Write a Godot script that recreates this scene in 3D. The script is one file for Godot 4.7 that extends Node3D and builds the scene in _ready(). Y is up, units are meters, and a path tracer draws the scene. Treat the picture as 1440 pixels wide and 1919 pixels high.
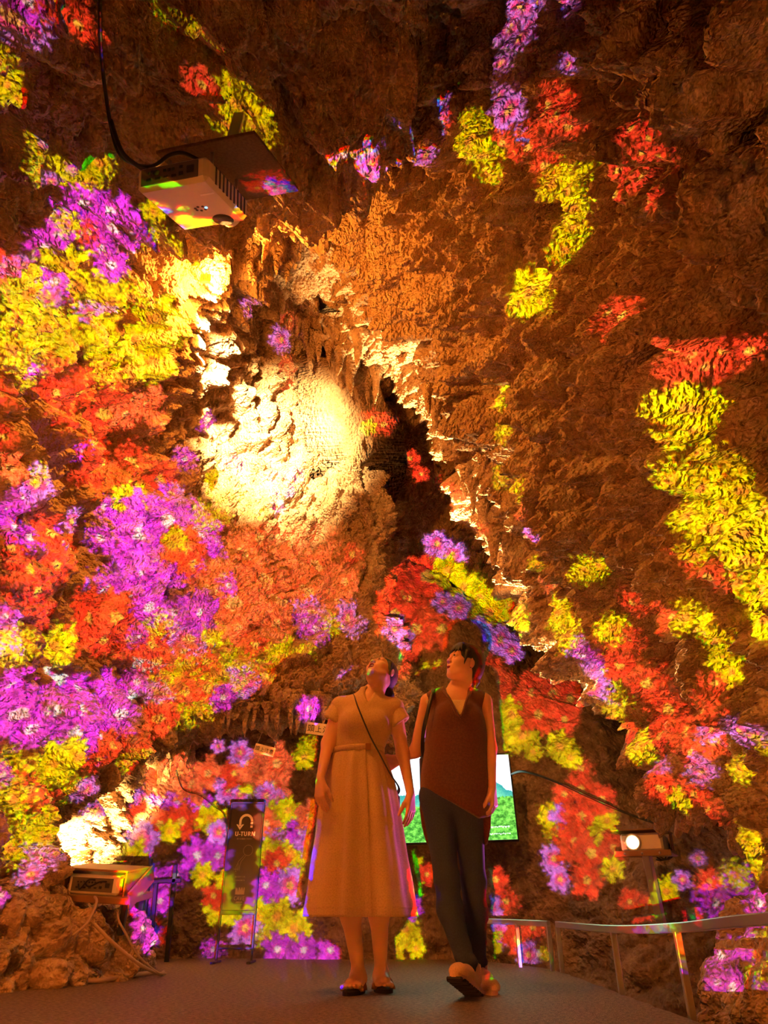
extends Node3D
# A show cave lit by amber lamps and by projectors that throw flowers on the rock. Metres, y up; the walkway is at y = 0.

var M := {}
var noises := {}
var films := {}


func _ready() -> void:
	# camera, sky, exposure
	var cam := Camera3D.new()
	cam.name = "camera"
	cam.fov = 73.16
	cam.position = Vector3(0, 0.35, 0)
	cam.rotation_degrees = Vector3(29.8, 0, 0)
	cam.near = 0.05
	cam.far = 60.0
	add_child(cam)
	cam.current = true
	var env := Environment.new()
	env.background_mode = Environment.BG_COLOR
	env.background_color = Color(0, 0, 0)
	env.tonemap_mode = Environment.TONE_MAPPER_LINEAR
	env.tonemap_exposure = 1.15
	env.sdfgi_enabled = true
	env.ssao_enabled = true
	env.ssil_enabled = true
	var we := WorldEnvironment.new()
	we.name = "environment"
	we.environment = env
	add_child(we)
	make_materials()
	make_noises()
	build_cave()
	build_lamps()
	build_projection()
	build_objects()


# ---------------------------------------------------------------- helpers
func tag(o: Node, label := "", category := "", group := "", kind := "") -> Node:
	if label:
		o.set_meta("label", label)
	if category:
		o.set_meta("category", category)
	if group:
		o.set_meta("group", group)
	if kind:
		o.set_meta("kind", kind)
	return o


func thing(called: String, label: String, category: String, at := Vector3.ZERO, turn := Basis.IDENTITY, group := "") -> Node3D:
	var o := Node3D.new()
	o.name = numbered(called, self)
	add_child(o)
	o.transform = Transform3D(turn, at)
	tag(o, label, category, group)
	return o


func numbered(called: String, parent: Node) -> String:
	if not parent.has_node(NodePath(called)):
		return called
	var k := 1
	while parent.has_node(NodePath("%s_%03d" % [called, k])):
		k += 1
	return "%s_%03d" % [called, k]


func obj(called: String, mesh: Mesh, mat: Material, parent: Node = null, xf := Transform3D.IDENTITY) -> MeshInstance3D:
	var p: Node = parent if parent else self
	var o := MeshInstance3D.new()
	o.name = numbered(called, p)
	o.mesh = mesh
	o.material_override = mat
	o.transform = xf
	p.add_child(o, true)
	return o


func st_new() -> SurfaceTool:
	var st := SurfaceTool.new()
	st.begin(Mesh.PRIMITIVE_TRIANGLES)
	return st


func done(st: SurfaceTool) -> ArrayMesh:
	st.generate_normals()
	return st.commit()


func tri(st: SurfaceTool, a: Vector3, b: Vector3, c: Vector3) -> void:
	st.add_vertex(a)
	st.add_vertex(b)
	st.add_vertex(c)


func quad(st: SurfaceTool, a: Vector3, b: Vector3, c: Vector3, d: Vector3) -> void:
	tri(st, a, b, c)
	tri(st, a, c, d)


# a box with chamfered edges
func add_box(st: SurfaceTool, xf: Transform3D, size: Vector3, bev := 0.004) -> void:
	var h := size * 0.5
	var b: float = min(bev, min(h.x, min(h.y, h.z)) * 0.45)
	st.set_smooth_group(-1)
	var corner := func(s: Vector3, axis: int) -> Vector3:
		var v := Vector3(h.x - b, h.y - b, h.z - b)
		v[axis] = h[axis]
		return xf * Vector3(v.x * s.x, v.y * s.y, v.z * s.z)
	for axis in 3:
		var u := (axis + 1) % 3
		var w := (axis + 2) % 3
		for sg in [-1.0, 1.0]:
			var q: Array[Vector3] = []
			for k in [[-1, -1], [1, -1], [1, 1], [-1, 1]]:
				var s := Vector3.ONE
				s[axis] = sg
				s[u] = k[0]
				s[w] = k[1]
				q.append(corner.call(s, axis))
			if sg > 0:
				quad(st, q[0], q[3], q[2], q[1])
			else:
				quad(st, q[0], q[1], q[2], q[3])
		# the bevel along this axis
		for k in [[-1, -1], [1, -1], [1, 1], [-1, 1]]:
			var s0 := Vector3.ONE
			s0[u] = k[0]
			s0[w] = k[1]
			var s1 := s0
			s0[axis] = -1
			s1[axis] = 1
			var a: Vector3 = corner.call(s0, u)
			var a2: Vector3 = corner.call(s0, w)
			var c: Vector3 = corner.call(s1, u)
			var c2: Vector3 = corner.call(s1, w)
			if k[0] * k[1] > 0:
				quad(st, a, c, c2, a2)
			else:
				quad(st, a, a2, c2, c)
	for sx in [-1.0, 1.0]:
		for sy in [-1.0, 1.0]:
			for sz in [-1.0, 1.0]:
				var s := Vector3(sx, sy, sz)
				var p: Vector3 = corner.call(s, 0)
				var q2: Vector3 = corner.call(s, 1)
				var r: Vector3 = corner.call(s, 2)
				if sx * sy * sz > 0:
					tri(st, p, r, q2)
				else:
					tri(st, p, q2, r)


func box_mesh(size: Vector3, bev := 0.004, at := Vector3.ZERO) -> ArrayMesh:
	var st := st_new()
	add_box(st, Transform3D(Basis.IDENTITY, at), size, bev)
	return done(st)


# a bar with a rectangular section between two points
func add_bar(st: SurfaceTool, a: Vector3, b: Vector3, w: float, h: float, up := Vector3.UP, bev := 0.003) -> void:
	var d := (b - a)
	var z := d.normalized()
	var x := up.cross(z)
	if x.length() < 0.01:
		x = Vector3.RIGHT.cross(z)
	x = x.normalized()
	var y := z.cross(x)
	add_box(st, Transform3D(Basis(x, y, z), (a + b) * 0.5), Vector3(w, h, d.length()), bev)


func bar_mesh(a: Vector3, b: Vector3, w: float, h: float, up := Vector3.UP, bev := 0.003) -> ArrayMesh:
	var st := st_new()
	add_bar(st, a, b, w, h, up, bev)
	return done(st)


# a round tube along points with a radius at each
func add_tube(st: SurfaceTool, pts: PackedVector3Array, radii: PackedFloat32Array, sides := 10, squash := Vector2.ONE) -> void:
	st.set_smooth_group(0)
	var n := pts.size()
	var rings: Array[PackedVector3Array] = []
	var x := Vector3.ZERO
	for i in n:
		var t: Vector3 = (pts[min(i + 1, n - 1)] - pts[max(i - 1, 0)]).normalized()
		if i == 0:
			x = t.cross(Vector3.UP if absf(t.y) < 0.9 else Vector3.RIGHT).normalized()
		else:
			x = (x - t * x.dot(t)).normalized()
		var y := t.cross(x)
		var r: float = radii[min(i, radii.size() - 1)]
		var ring := PackedVector3Array()
		for k in sides:
			var a := TAU * k / sides
			ring.append(pts[i] + x * (cos(a) * r * squash.x) + y * (sin(a) * r * squash.y))
		rings.append(ring)
	for i in n - 1:
		for k in sides:
			var k2 := (k + 1) % sides
			quad(st, rings[i][k], rings[i][k2], rings[i + 1][k2], rings[i + 1][k])
	for k in sides:
		var k2 := (k + 1) % sides
		tri(st, pts[0], rings[0][k2], rings[0][k])
		tri(st, pts[n - 1], rings[n - 1][k], rings[n - 1][k2])


func tube_mesh(pts: PackedVector3Array, radii: PackedFloat32Array, sides := 10, squash := Vector2.ONE) -> ArrayMesh:
	var st := st_new()
	add_tube(st, pts, radii, sides, squash)
	return done(st)


# a smooth curve through the points
func smooth(pts: PackedVector3Array, per := 6) -> PackedVector3Array:
	var out := PackedVector3Array()
	var n := pts.size()
	for i in n - 1:
		for k in per:
			out.append(pts[i].cubic_interpolate(pts[i + 1], pts[max(i - 1, 0)], pts[min(i + 2, n - 1)], float(k) / per))
	out.append(pts[n - 1])
	return out


# a profile (radius, height) turned round the y axis
func lathe_mesh(profile: PackedVector2Array, sides := 24) -> ArrayMesh:
	var st := st_new()
	st.set_smooth_group(0)
	for i in profile.size() - 1:
		for k in sides:
			var a := TAU * k / sides
			var b := TAU * (k + 1) / sides
			var p := profile[i]
			var q := profile[i + 1]
			quad(st, Vector3(cos(a) * p.x, p.y, sin(a) * p.x), Vector3(cos(b) * p.x, p.y, sin(b) * p.x), Vector3(cos(b) * q.x, q.y, sin(b) * q.x), Vector3(cos(a) * q.x, q.y, sin(a) * q.x))
	return done(st)


# a flat outline given a thickness along its own z
func slab_mesh(outline: PackedVector2Array, depth: float) -> ArrayMesh:
	var st := st_new()
	st.set_smooth_group(-1)
	var pts := outline
	if Geometry2D.is_polygon_clockwise(pts):
		pts = outline.duplicate()
		pts.reverse()
	var idx := Geometry2D.triangulate_polygon(pts)
	var h := depth * 0.5
	for i in range(0, idx.size(), 3):
		var a := pts[idx[i]]
		var b := pts[idx[i + 1]]
		var c := pts[idx[i + 2]]
		if (b - a).cross(c - a) < 0:
			var t := b
			b = c
			c = t
		tri(st, Vector3(a.x, a.y, h), Vector3(c.x, c.y, h), Vector3(b.x, b.y, h))
		tri(st, Vector3(a.x, a.y, -h), Vector3(b.x, b.y, -h), Vector3(c.x, c.y, -h))
	for i in pts.size():
		var a := pts[i]
		var b := pts[(i + 1) % pts.size()]
		quad(st, Vector3(a.x, a.y, h), Vector3(b.x, b.y, h), Vector3(b.x, b.y, -h), Vector3(a.x, a.y, -h))
	return done(st)


func mat(color: Color, rough := 0.7, metal := 0.0) -> StandardMaterial3D:
	var m := StandardMaterial3D.new()
	m.albedo_color = color
	m.roughness = rough
	m.metallic = metal
	return m


func V(a: float, b: float, c: float) -> Vector3:
	return Vector3(a, b, c)


# ---------------------------------------------------------------- materials and noises
func noise_tex(kind: int, freq: float, size: int, octaves: int, seed_: int, ramp: Gradient = null, cell := -1) -> NoiseTexture2D:
	var n := FastNoiseLite.new()
	n.noise_type = kind
	n.frequency = freq
	n.fractal_octaves = octaves
	n.seed = seed_
	if cell >= 0:
		n.cellular_return_type = cell
	var t := NoiseTexture2D.new()
	t.noise = n
	t.width = size
	t.height = size
	t.seamless = true
	if ramp:
		t.color_ramp = ramp
	return t


func ramp(stops: Array) -> Gradient:
	var g := Gradient.new()
	var o := PackedFloat32Array()
	var c := PackedColorArray()
	for s in stops:
		o.append(s[0])
		c.append(s[1])
	g.offsets = o
	g.colors = c
	return g


func make_materials() -> void:
	var r := mat(Color.WHITE, 0.82)
	r.albedo_texture = noise_tex(FastNoiseLite.TYPE_SIMPLEX_SMOOTH, 0.012, 512, 6, 3, ramp([[0.0, Color(0.5, 0.38, 0.27)], [0.45, Color(0.7, 0.57, 0.44)], [0.7, Color(0.78, 0.67, 0.54)], [1.0, Color(0.88, 0.8, 0.7)]]))
	r.uv1_triplanar = true
	r.uv1_world_triplanar = true
	r.uv1_scale = Vector3(0.9, 0.9, 0.9)
	r.heightmap_enabled = true
	r.heightmap_texture = noise_tex(FastNoiseLite.TYPE_SIMPLEX_SMOOTH, 0.06, 512, 5, 8)
	r.heightmap_scale = 5.0
	M.rock = r
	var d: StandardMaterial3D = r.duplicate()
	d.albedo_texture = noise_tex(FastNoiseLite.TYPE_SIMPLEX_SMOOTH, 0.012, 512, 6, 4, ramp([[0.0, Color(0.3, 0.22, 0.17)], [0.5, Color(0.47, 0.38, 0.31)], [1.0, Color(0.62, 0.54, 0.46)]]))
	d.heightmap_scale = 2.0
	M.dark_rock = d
	var f := mat(Color.WHITE, 0.55)
	f.albedo_texture = noise_tex(FastNoiseLite.TYPE_SIMPLEX, 0.05, 512, 5, 5, ramp([[0.0, Color(0.3, 0.24, 0.19)], [0.5, Color(0.46, 0.38, 0.3)], [1.0, Color(0.6, 0.5, 0.4)]]))
	f.uv1_triplanar = true
	f.uv1_world_triplanar = true
	f.uv1_scale = Vector3(1.3, 1.3, 1.3)
	f.heightmap_enabled = true
	f.heightmap_texture = noise_tex(FastNoiseLite.TYPE_SIMPLEX, 0.14, 512, 4, 9)
	f.heightmap_scale = 0.8
	M.floor = f
	M.black = mat(Color(0.03, 0.03, 0.035), 0.5)
	M.white_paint = mat(Color(0.9, 0.88, 0.84), 0.4)


func make_noises() -> void:
	var mk := func(kind: int, freq: float, oct: int, sd: int) -> FastNoiseLite:
		var n := FastNoiseLite.new()
		n.noise_type = kind
		n.frequency = freq
		n.seed = sd
		n.fractal_type = FastNoiseLite.FRACTAL_FBM if oct > 1 else FastNoiseLite.FRACTAL_NONE
		n.fractal_octaves = oct
		return n
	noises.big = mk.call(FastNoiseLite.TYPE_SIMPLEX_SMOOTH, 0.62, 3, 11)
	noises.mid = mk.call(FastNoiseLite.TYPE_SIMPLEX_SMOOTH, 2.3, 3, 12)
	noises.mid.fractal_type = FastNoiseLite.FRACTAL_RIDGED
	var k: FastNoiseLite = mk.call(FastNoiseLite.TYPE_CELLULAR, 6.5, 1, 13)
	k.cellular_distance_function = FastNoiseLite.DISTANCE_EUCLIDEAN_SQUARED
	k.cellular_return_type = FastNoiseLite.RETURN_DISTANCE
	k.domain_warp_enabled = true
	k.domain_warp_amplitude = 0.06
	k.domain_warp_frequency = 4.0
	noises.knob = k
	var g: FastNoiseLite = mk.call(FastNoiseLite.TYPE_CELLULAR, 19.0, 1, 14)
	g.cellular_distance_function = FastNoiseLite.DISTANCE_EUCLIDEAN_SQUARED
	g.cellular_return_type = FastNoiseLite.RETURN_DISTANCE
	noises.grain = g
	noises.fine = mk.call(FastNoiseLite.TYPE_SIMPLEX, 26.0, 3, 15)
	noises.mask = mk.call(FastNoiseLite.TYPE_SIMPLEX_SMOOTH, 0.9, 2, 16)


# ---------------------------------------------------------------- rock
# One mass of rock: a net of points that a smooth surface runs through, roughened along its normals by noises of several sizes.
# look: [big, mid, knob, grain, fine] heights in metres; grainwise: the directions in which the knobs are drawn out.
func rock_mesh(rows: Array, nu: int, nv: int, look: Array, grainwise: Basis, inward: bool, back := 0.25) -> ArrayMesh:
	var stage: Array[PackedVector3Array] = []
	for row: PackedVector3Array in rows:
		var line := PackedVector3Array()
		line.resize(nu + 1)
		var n := row.size() - 1
		for i in nu + 1:
			var t := float(i) / nu * n
			var k: int = mini(int(t), n - 1)
			line[i] = row[k].cubic_interpolate(row[k + 1], row[maxi(k - 1, 0)], row[mini(k + 2, n)], t - k)
		stage.append(line)
	var w := nu + 1
	var base := PackedVector3Array()
	base.resize(w * (nv + 1))
	var m := stage.size() - 1
	for j in nv + 1:
		var t := float(j) / nv * m
		var k: int = mini(int(t), m - 1)
		var f := t - k
		var r0 := stage[maxi(k - 1, 0)]
		var r1 := stage[k]
		var r2 := stage[k + 1]
		var r3 := stage[mini(k + 2, m)]
		for i in w:
			base[j * w + i] = r1[i].cubic_interpolate(r2[i], r0[i], r3[i], f)
	var sg := 1.0 if inward else -1.0
	var pos := PackedVector3Array()
	pos.resize(base.size())
	var big: FastNoiseLite = noises.big
	var mid: FastNoiseLite = noises.mid
	var knob: FastNoiseLite = noises.knob
	var grain: FastNoiseLite = noises.grain
	var fine: FastNoiseLite = noises.fine
	var mask: FastNoiseLite = noises.mask
	var a0: float = look[0]
	var a1: float = look[1]
	var a2: float = look[2]
	var a3: float = look[3]
	var a4: float = look[4]
	var edge := PackedVector3Array()
	for j in nv + 1:
		var up := (j + 1) * w if j < nv else j * w
		var dn := (j - 1) * w if j > 0 else 0
		for i in w:
			var k := j * w + i
			var p := base[k]
			var du := base[j * w + mini(i + 1, nu)] - base[j * w + maxi(i - 1, 0)]
			var n := du.cross(base[up + i] - base[dn + i]).normalized() * sg
			p += n * (big.get_noise_3dv(p) * a0)
			var s := mask.get_noise_3dv(p)
			p -= n * (mid.get_noise_3dv(p) * a1)
			var q := grainwise * p
			var c := knob.get_noise_3dv(q)
			s = clampf(0.6 + s * 1.3, 0.1, 1.25)
			p -= n * (c * a2 * s)
			p -= n * (grain.get_noise_3dv(q) * a3 * s)
			p += n * (fine.get_noise_3dv(p) * a4)
			pos[k] = p
	var nor := PackedVector3Array()
	nor.resize(pos.size())
	for j in nv + 1:
		var up := (j + 1) * w if j < nv else j * w
		var dn := (j - 1) * w if j > 0 else 0
		for i in w:
			var du := pos[j * w + mini(i + 1, nu)] - pos[j * w + maxi(i - 1, 0)]
			nor[j * w + i] = du.cross(pos[up + i] - pos[dn + i]).normalized() * sg
	var idx := PackedInt32Array()
	idx.resize(nu * nv * 6)
	var at := 0
	for j in nv:
		for i in nu:
			var a := j * w + i
			var b := a + 1
			var c := a + w
			var d := c + 1
			idx[at] = a
			idx[at + 3] = b
			if inward:
				idx[at + 1] = c
				idx[at + 2] = b
				idx[at + 4] = c
				idx[at + 5] = d
			else:
				idx[at + 1] = b
				idx[at + 2] = c
				idx[at + 4] = d
				idx[at + 5] = c
			at += 6
	# the rock behind the face: a coarse second skin, closed round the rim
	var step := 24
	var cu := int(ceil(float(nu) / step))
	var cv := int(ceil(float(nv) / step))
	var first := pos.size()
	for j in cv + 1:
		for i in cu + 1:
			var k: int = mini(j * step, nv) * w + mini(i * step, nu)
			var jj: int = mini(j * step, nv)
			var du := base[jj * w + mini(mini(i * step, nu) + 1, nu)] - base[jj * w + maxi(mini(i * step, nu) - 1, 0)]
			var n := du.cross(base[mini(jj + 1, nv) * w + mini(i * step, nu)] - base[maxi(jj - 1, 0) * w + mini(i * step, nu)]).normalized() * sg
			pos.append(base[k] - n * (back + a0 * 0.6))
			nor.append(-n)
	var cw := cu + 1
	for j in cv:
		for i in cu:
			var a := first + j * cw + i
			idx.append_array([a, a + 1, a + cw, a + 1, a + cw + 1, a + cw] if inward else [a, a + cw, a + 1, a + 1, a + cw, a + cw + 1])
	for e in 4:
		var n: int = cu if e < 2 else cv
		for s in n:
			var f := [0, 0]
			var b := [0, 0]
			for z in 2:
				var t: int = s + z
				if e < 2:
					f[z] = (0 if e == 0 else nv) * w + mini(t * step, nu)
					b[z] = first + (0 if e == 0 else cv) * cw + t
				else:
					f[z] = mini(t * step, nv) * w + (0 if e == 2 else nu)
					b[z] = first + t * cw + (0 if e == 2 else cu)
			idx.append_array([f[0], f[1], b[1], f[0], b[1], b[0]])
	var arr := []
	arr.resize(Mesh.ARRAY_MAX)
	arr[Mesh.ARRAY_VERTEX] = pos
	arr[Mesh.ARRAY_NORMAL] = nor
	arr[Mesh.ARRAY_INDEX] = idx
	var out := ArrayMesh.new()
	out.add_surface_from_arrays(Mesh.PRIMITIVE_TRIANGLES, arr)
	return out


# columns of points, given as flat lists x, y, z; returned as rows
func net(columns: Array) -> Array:
	var rows := []
	for r in columns[0].size() / 3:
		var row := PackedVector3Array()
		for c in columns:
			row.append(Vector3(c[r * 3], c[r * 3 + 1], c[r * 3 + 2]))
		rows.append(row)
	return rows


func rock(called: String, columns: Array, nu: int, nv: int, look: Array, grainwise := Basis.IDENTITY, inward := true, m: Material = null) -> MeshInstance3D:
	var o := obj(called, rock_mesh(net(columns), nu, nv, look, grainwise, inward), m if m else M.rock)
	tag(o, "", "", "", "structure")
	return o


func build_cave() -> void:
	var slanted := Basis(Vector3(0, 0, 1), 0.5) * Basis.from_scale(Vector3(1.25, 0.7, 1.1))
	# left wall and the back wall it turns into, from the near end round to the dark cleft
	var w := rock("wall_left", [
		[-2.0, -0.3, 1.8, -2.1, 0.3, 1.8, -2.2, 1.0, 1.8, -2.0, 1.7, 1.8, -1.6, 2.4, 1.8, -1.0, 2.8, 1.8, -0.3, 3.0, 1.8, 0.3, 3.2, 1.8],
		[-2.0, -0.3, 0.2, -2.1, 0.3, 0.2, -2.2, 1.0, 0.2, -2.0, 1.7, 0.2, -1.6, 2.4, 0.2, -1.0, 2.75, 0.2, -0.4, 2.95, 0.2, 0.2, 3.1, 0.2],
		[-2.1, -0.3, -1.3, -2.15, 0.35, -1.3, -2.2, 1.0, -1.3, -2.0, 1.75, -1.3, -1.55, 2.4, -1.3, -0.95, 2.8, -1.3, -0.4, 3.05, -1.35, 0.2, 3.2, -1.3],
		[-2.1, -0.3, -2.4, -2.15, 0.35, -2.4, -2.15, 1.0, -2.4, -2.05, 1.8, -2.4, -1.8, 2.6, -2.3, -1.25, 3.2, -2.3, -0.6, 3.6, -2.3, 0.1, 3.8, -2.2],
		[-2.0, -0.3, -3.4, -2.05, 0.35, -3.4, -2.1, 1.0, -3.3, -2.0, 1.9, -3.2, -1.9, 2.9, -3.1, -1.55, 3.8, -3.1, -0.9, 4.35, -3.1, -0.1, 4.6, -3.0],
		[-2.0, -0.3, -4.4, -2.05, 0.35, -4.4, -2.1, 1.0, -4.3, -1.95, 1.9, -4.2, -1.85, 2.9, -4.2, -1.65, 3.9, -4.1, -1.1, 4.75, -4.0, -0.2, 5.0, -3.9],
		[-2.2, 0.75, -6.0, -2.14, 0.78, -5.05, -2.02, 1.1, -4.92, -1.88, 2.0, -4.8, -1.75, 3.0, -4.8, -1.6, 4.0, -4.85, -1.25, 5.0, -4.7, -0.3, 5.3, -4.5],
		[-1.76, 1.46, -6.5, -1.7, 1.46, -5.4, -1.6, 1.7, -5.25, -1.45, 2.4, -5.15, -1.35, 3.2, -5.3, -1.2, 4.1, -5.4, -0.95, 5.1, -5.2, -0.3, 5.5, -5.0],
		[-0.96, 1.72, -6.8, -0.96, 1.71, -5.7, -0.9, 2.1, -5.55, -0.87, 2.7, -5.5, -0.8, 3.4, -5.7, -0.72, 4.3, -5.8, -0.6, 5.1, -5.5, -0.3, 5.5, -5.2],
		[-0.44, 1.78, -6.9, -0.44, 1.77, -5.8, -0.4, 2.2, -5.75, -0.35, 2.8, -5.8, -0.3, 3.5, -5.9, -0.3, 4.3, -5.9, -0.35, 4.9, -5.6, -0.3, 5.5, -5.4],
		[0.1, 1.95, -7.1, 0.09, 1.94, -5.98, 0.12, 2.4, -6.05, 0.05, 2.9, -6.2, -0.05, 3.6, -6.2, -0.25, 4.3, -6.0, -0.4, 4.9, -5.8, -0.3, 5.5, -5.6],
		[0.35, 2.0, -7.9, 0.35, 2.1, -7.2, 0.35, 2.6, -7.6, 0.3, 3.1, -7.9, 0.2, 3.8, -8.0, 0.1, 4.5, -8.0, 0.0, 5.1, -7.9, -0.1, 5.6, -7.6],
	], 900, 520, [0.42, 0.2, 0.1, 0.035, 0.03], slanted)
	# the great slanted mass that is the right wall and the roof; its far rim is the bright ridge
	rock("ceiling", [
		[2.9, 0.35, 1.8, 1.8, 0.4, 1.8, 1.62, 1.0, 1.8, 1.4, 1.6, 1.8, 1.15, 2.2, 1.8, 0.75, 3.0, 1.8, 0.35, 3.6, 1.8, -0.2, 4.0, 1.8, -0.9, 4.2, 1.8],
		[2.9, 0.35, 0.0, 1.75, 0.4, 0.0, 1.6, 1.0, 0.0, 1.4, 1.6, 0.0, 1.15, 2.2, 0.0, 0.75, 3.0, 0.0, 0.35, 3.6, 0.0, -0.2, 4.0, 0.0, -0.9, 4.2, 0.0],
		[2.9, 0.35, -1.6, 1.7, 0.4, -1.6, 1.58, 1.05, -1.5, 1.38, 1.65, -1.5, 1.15, 2.2, -1.5, 0.78, 3.05, -1.4, 0.35, 3.75, -1.4, -0.25, 4.0, -1.4, -0.9, 4.2, -1.5],
		[2.9, 0.4, -2.6, 1.64, 0.42, -2.9, 1.58, 1.05, -2.6, 1.38, 1.65, -2.5, 1.15, 2.25, -2.4, 0.78, 3.1, -2.3, 0.35, 3.85, -2.3, -0.25, 4.35, -2.2, -0.9, 4.6, -2.1],
		[2.9, 0.5, -3.4, 1.74, 0.58, -3.75, 1.62, 1.08, -3.6, 1.38, 1.7, -3.6, 1.15, 2.27, -3.6, 0.77, 3.15, -3.5, 0.36, 3.95, -3.4, -0.25, 4.6, -3.2, -0.8, 5.0, -2.9],
		[2.9, 0.65, -3.9, 1.78, 0.75, -4.05, 1.58, 1.12, -4.2, 1.36, 1.72, -4.35, 1.14, 2.27, -4.45, 0.77, 3.17, -4.4, 0.34, 4.0, -4.25, -0.24, 4.7, -4.0, -0.75, 5.1, -3.5],
		[3.0, 0.8, -4.4, 1.9, 0.85, -4.5, 1.68, 1.25, -4.75, 1.46, 1.83, -5.05, 1.23, 2.34, -5.3, 0.87, 3.24, -5.3, 0.44, 4.07, -5.1, -0.16, 4.78, -4.8, -0.62, 5.25, -4.3],
		[3.4, 1.2, -4.5, 2.6, 1.3, -4.6, 2.4, 1.8, -4.9, 2.2, 2.4, -5.3, 2.0, 3.0, -5.6, 1.6, 3.9, -5.6, 1.1, 4.7, -5.4, 0.4, 5.4, -5.2, -0.3, 5.8, -4.9],
	], 700, 640, [0.34, 0.25, 0.09, 0.035, 0.032], Basis(Vector3(0, 0, 1), -0.5) * Basis.from_scale(Vector3(1.1, 0.75, 0.9)), false)
	# the roof of the cleft beyond the ridge
	rock("ceiling_cleft", [
		[-0.6, 5.0, -4.6, -0.5, 4.9, -5.6, -0.4, 4.7, -6.6, -0.2, 4.4, -7.6, 0.0, 3.6, -8.6, 0.0, 2.6, -9.0],
		[0.3, 5.0, -4.6, 0.4, 4.9, -5.6, 0.5, 4.6, -6.6, 0.6, 4.3, -7.6, 0.8, 3.5, -8.5, 0.9, 2.4, -8.8],
		[1.2, 4.6, -4.6, 1.2, 4.5, -5.6, 1.3, 4.2, -6.6, 1.4, 3.9, -7.4, 1.6, 3.2, -8.2, 1.8, 2.2, -8.6],
		[2.1, 4.0, -4.6, 2.1, 3.9, -5.6, 2.1, 3.6, -6.4, 2.2, 3.2, -7.2, 2.4, 2.5, -7.9, 2.6, 1.6, -8.2],
		[3.0, 3.4, -4.6, 3.0, 3.2, -5.6, 3.0, 2.8, -6.2, 3.0, 2.4, -6.8, 3.1, 1.9, -7.4, 3.2, 1.0, -7.8],
	], 240, 260, [0.4, 0.2, 0.08, 0.03, 0.03], Basis.from_scale(Vector3(1, 0.6, 1)), false)
	# the dark end of the cleft
	rock("wall_cleft", [
		[-1.6, 1.0, -8.6, -1.6, 3.0, -8.8, -1.6, 5.0, -8.8, -1.4, 6.4, -7.0, -1.2, 6.8, -5.0],
		[0.2, 1.0, -9.0, 0.2, 3.0, -9.3, 0.2, 5.0, -9.2, 0.2, 6.6, -7.2, 0.2, 6.9, -5.0],
		[1.8, 1.0, -9.0, 1.8, 3.0, -9.2, 1.8, 4.6, -9.0, 1.8, 6.0, -7.2, 1.6, 6.4, -5.0],
		[3.6, 0.0, -8.6, 3.6, 2.0, -8.6, 3.6, 3.6, -8.4, 3.6, 4.6, -7.0, 3.4, 5.2, -5.0],
	], 120, 120, [0.4, 0.2, 0.1, 0.02, 0.01], Basis.IDENTITY, true)
	# the back wall: flower room at the left, red slope in the middle, brown face at the right
	rock("wall_back", [
		[-3.0, -0.5, -4.9, -3.0, 0.2, -4.9, -2.9, 0.9, -5.0, -2.8, 1.6, -5.2, -2.4, 2.4, -5.6, -2.2, 3.0, -6.0, -2.2, 3.6, -6.4],
		[-2.5, -0.5, -5.5, -2.5, 0.2, -5.5, -2.4, 0.9, -5.6, -2.2, 1.5, -5.8, -2.0, 2.2, -6.0, -2.0, 3.0, -6.3, -2.0, 3.6, -6.6],
		[-1.9, -0.5, -6.25, -1.9, 0.2, -6.25, -1.85, 0.9, -6.3, -1.75, 1.5, -6.35, -1.6, 2.2, -6.6, -1.6, 3.0, -7.0, -1.6, 3.6, -7.4],
		[-1.1, -0.5, -6.35, -1.1, 0.2, -6.4, -1.1, 0.9, -6.45, -1.05, 1.5, -6.5, -1.0, 2.2, -6.8, -1.0, 3.0, -7.2, -0.9, 3.6, -7.6],
		[-0.3, -0.5, -6.35, -0.3, 0.2, -6.35, -0.3, 0.9, -6.4, -0.25, 1.6, -6.5, -0.2, 2.4, -6.8, -0.15, 3.2, -7.1, -0.1, 4.0, -7.6],
		[0.4, -0.5, -6.3, 0.4, 0.2, -6.3, 0.4, 0.9, -6.35, 0.45, 1.7, -6.5, 0.5, 2.5, -6.8, 0.5, 3.3, -7.1, 0.4, 4.0, -7.7],
		[1.05, -0.9, -5.9, 1.0, 0.0, -6.1, 1.05, 0.8, -6.2, 1.1, 1.5, -6.35, 1.2, 2.2, -6.7, 1.3, 2.8, -7.1, 1.4, 3.3, -7.7],
		[1.6, -0.9, -5.0, 1.6, -0.1, -5.3, 1.65, 0.45, -5.6, 1.75, 1.2, -6.0, 1.9, 1.7, -6.3, 2.0, 2.1, -6.8, 2.2, 2.5, -7.3],
		[2.2, -0.9, -4.5, 2.2, -0.2, -4.8, 2.3, 0.4, -5.1, 2.4, 0.9, -5.4, 2.6, 1.3, -5.6, 2.8, 1.8, -6.0, 3.0, 2.2, -6.4],
		[2.7, -0.8, -4.4, 2.7, -0.2, -4.4, 2.8, 0.3, -4.4, 2.9, 0.7, -4.4, 3.1, 1.1, -4.6, 3.3, 1.6, -5.0, 3.5, 2.0, -5.4],
	], 560, 420, [0.16, 0.06, 0.025, 0.01, 0.012], Basis.IDENTITY, true, M.dark_rock)
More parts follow.
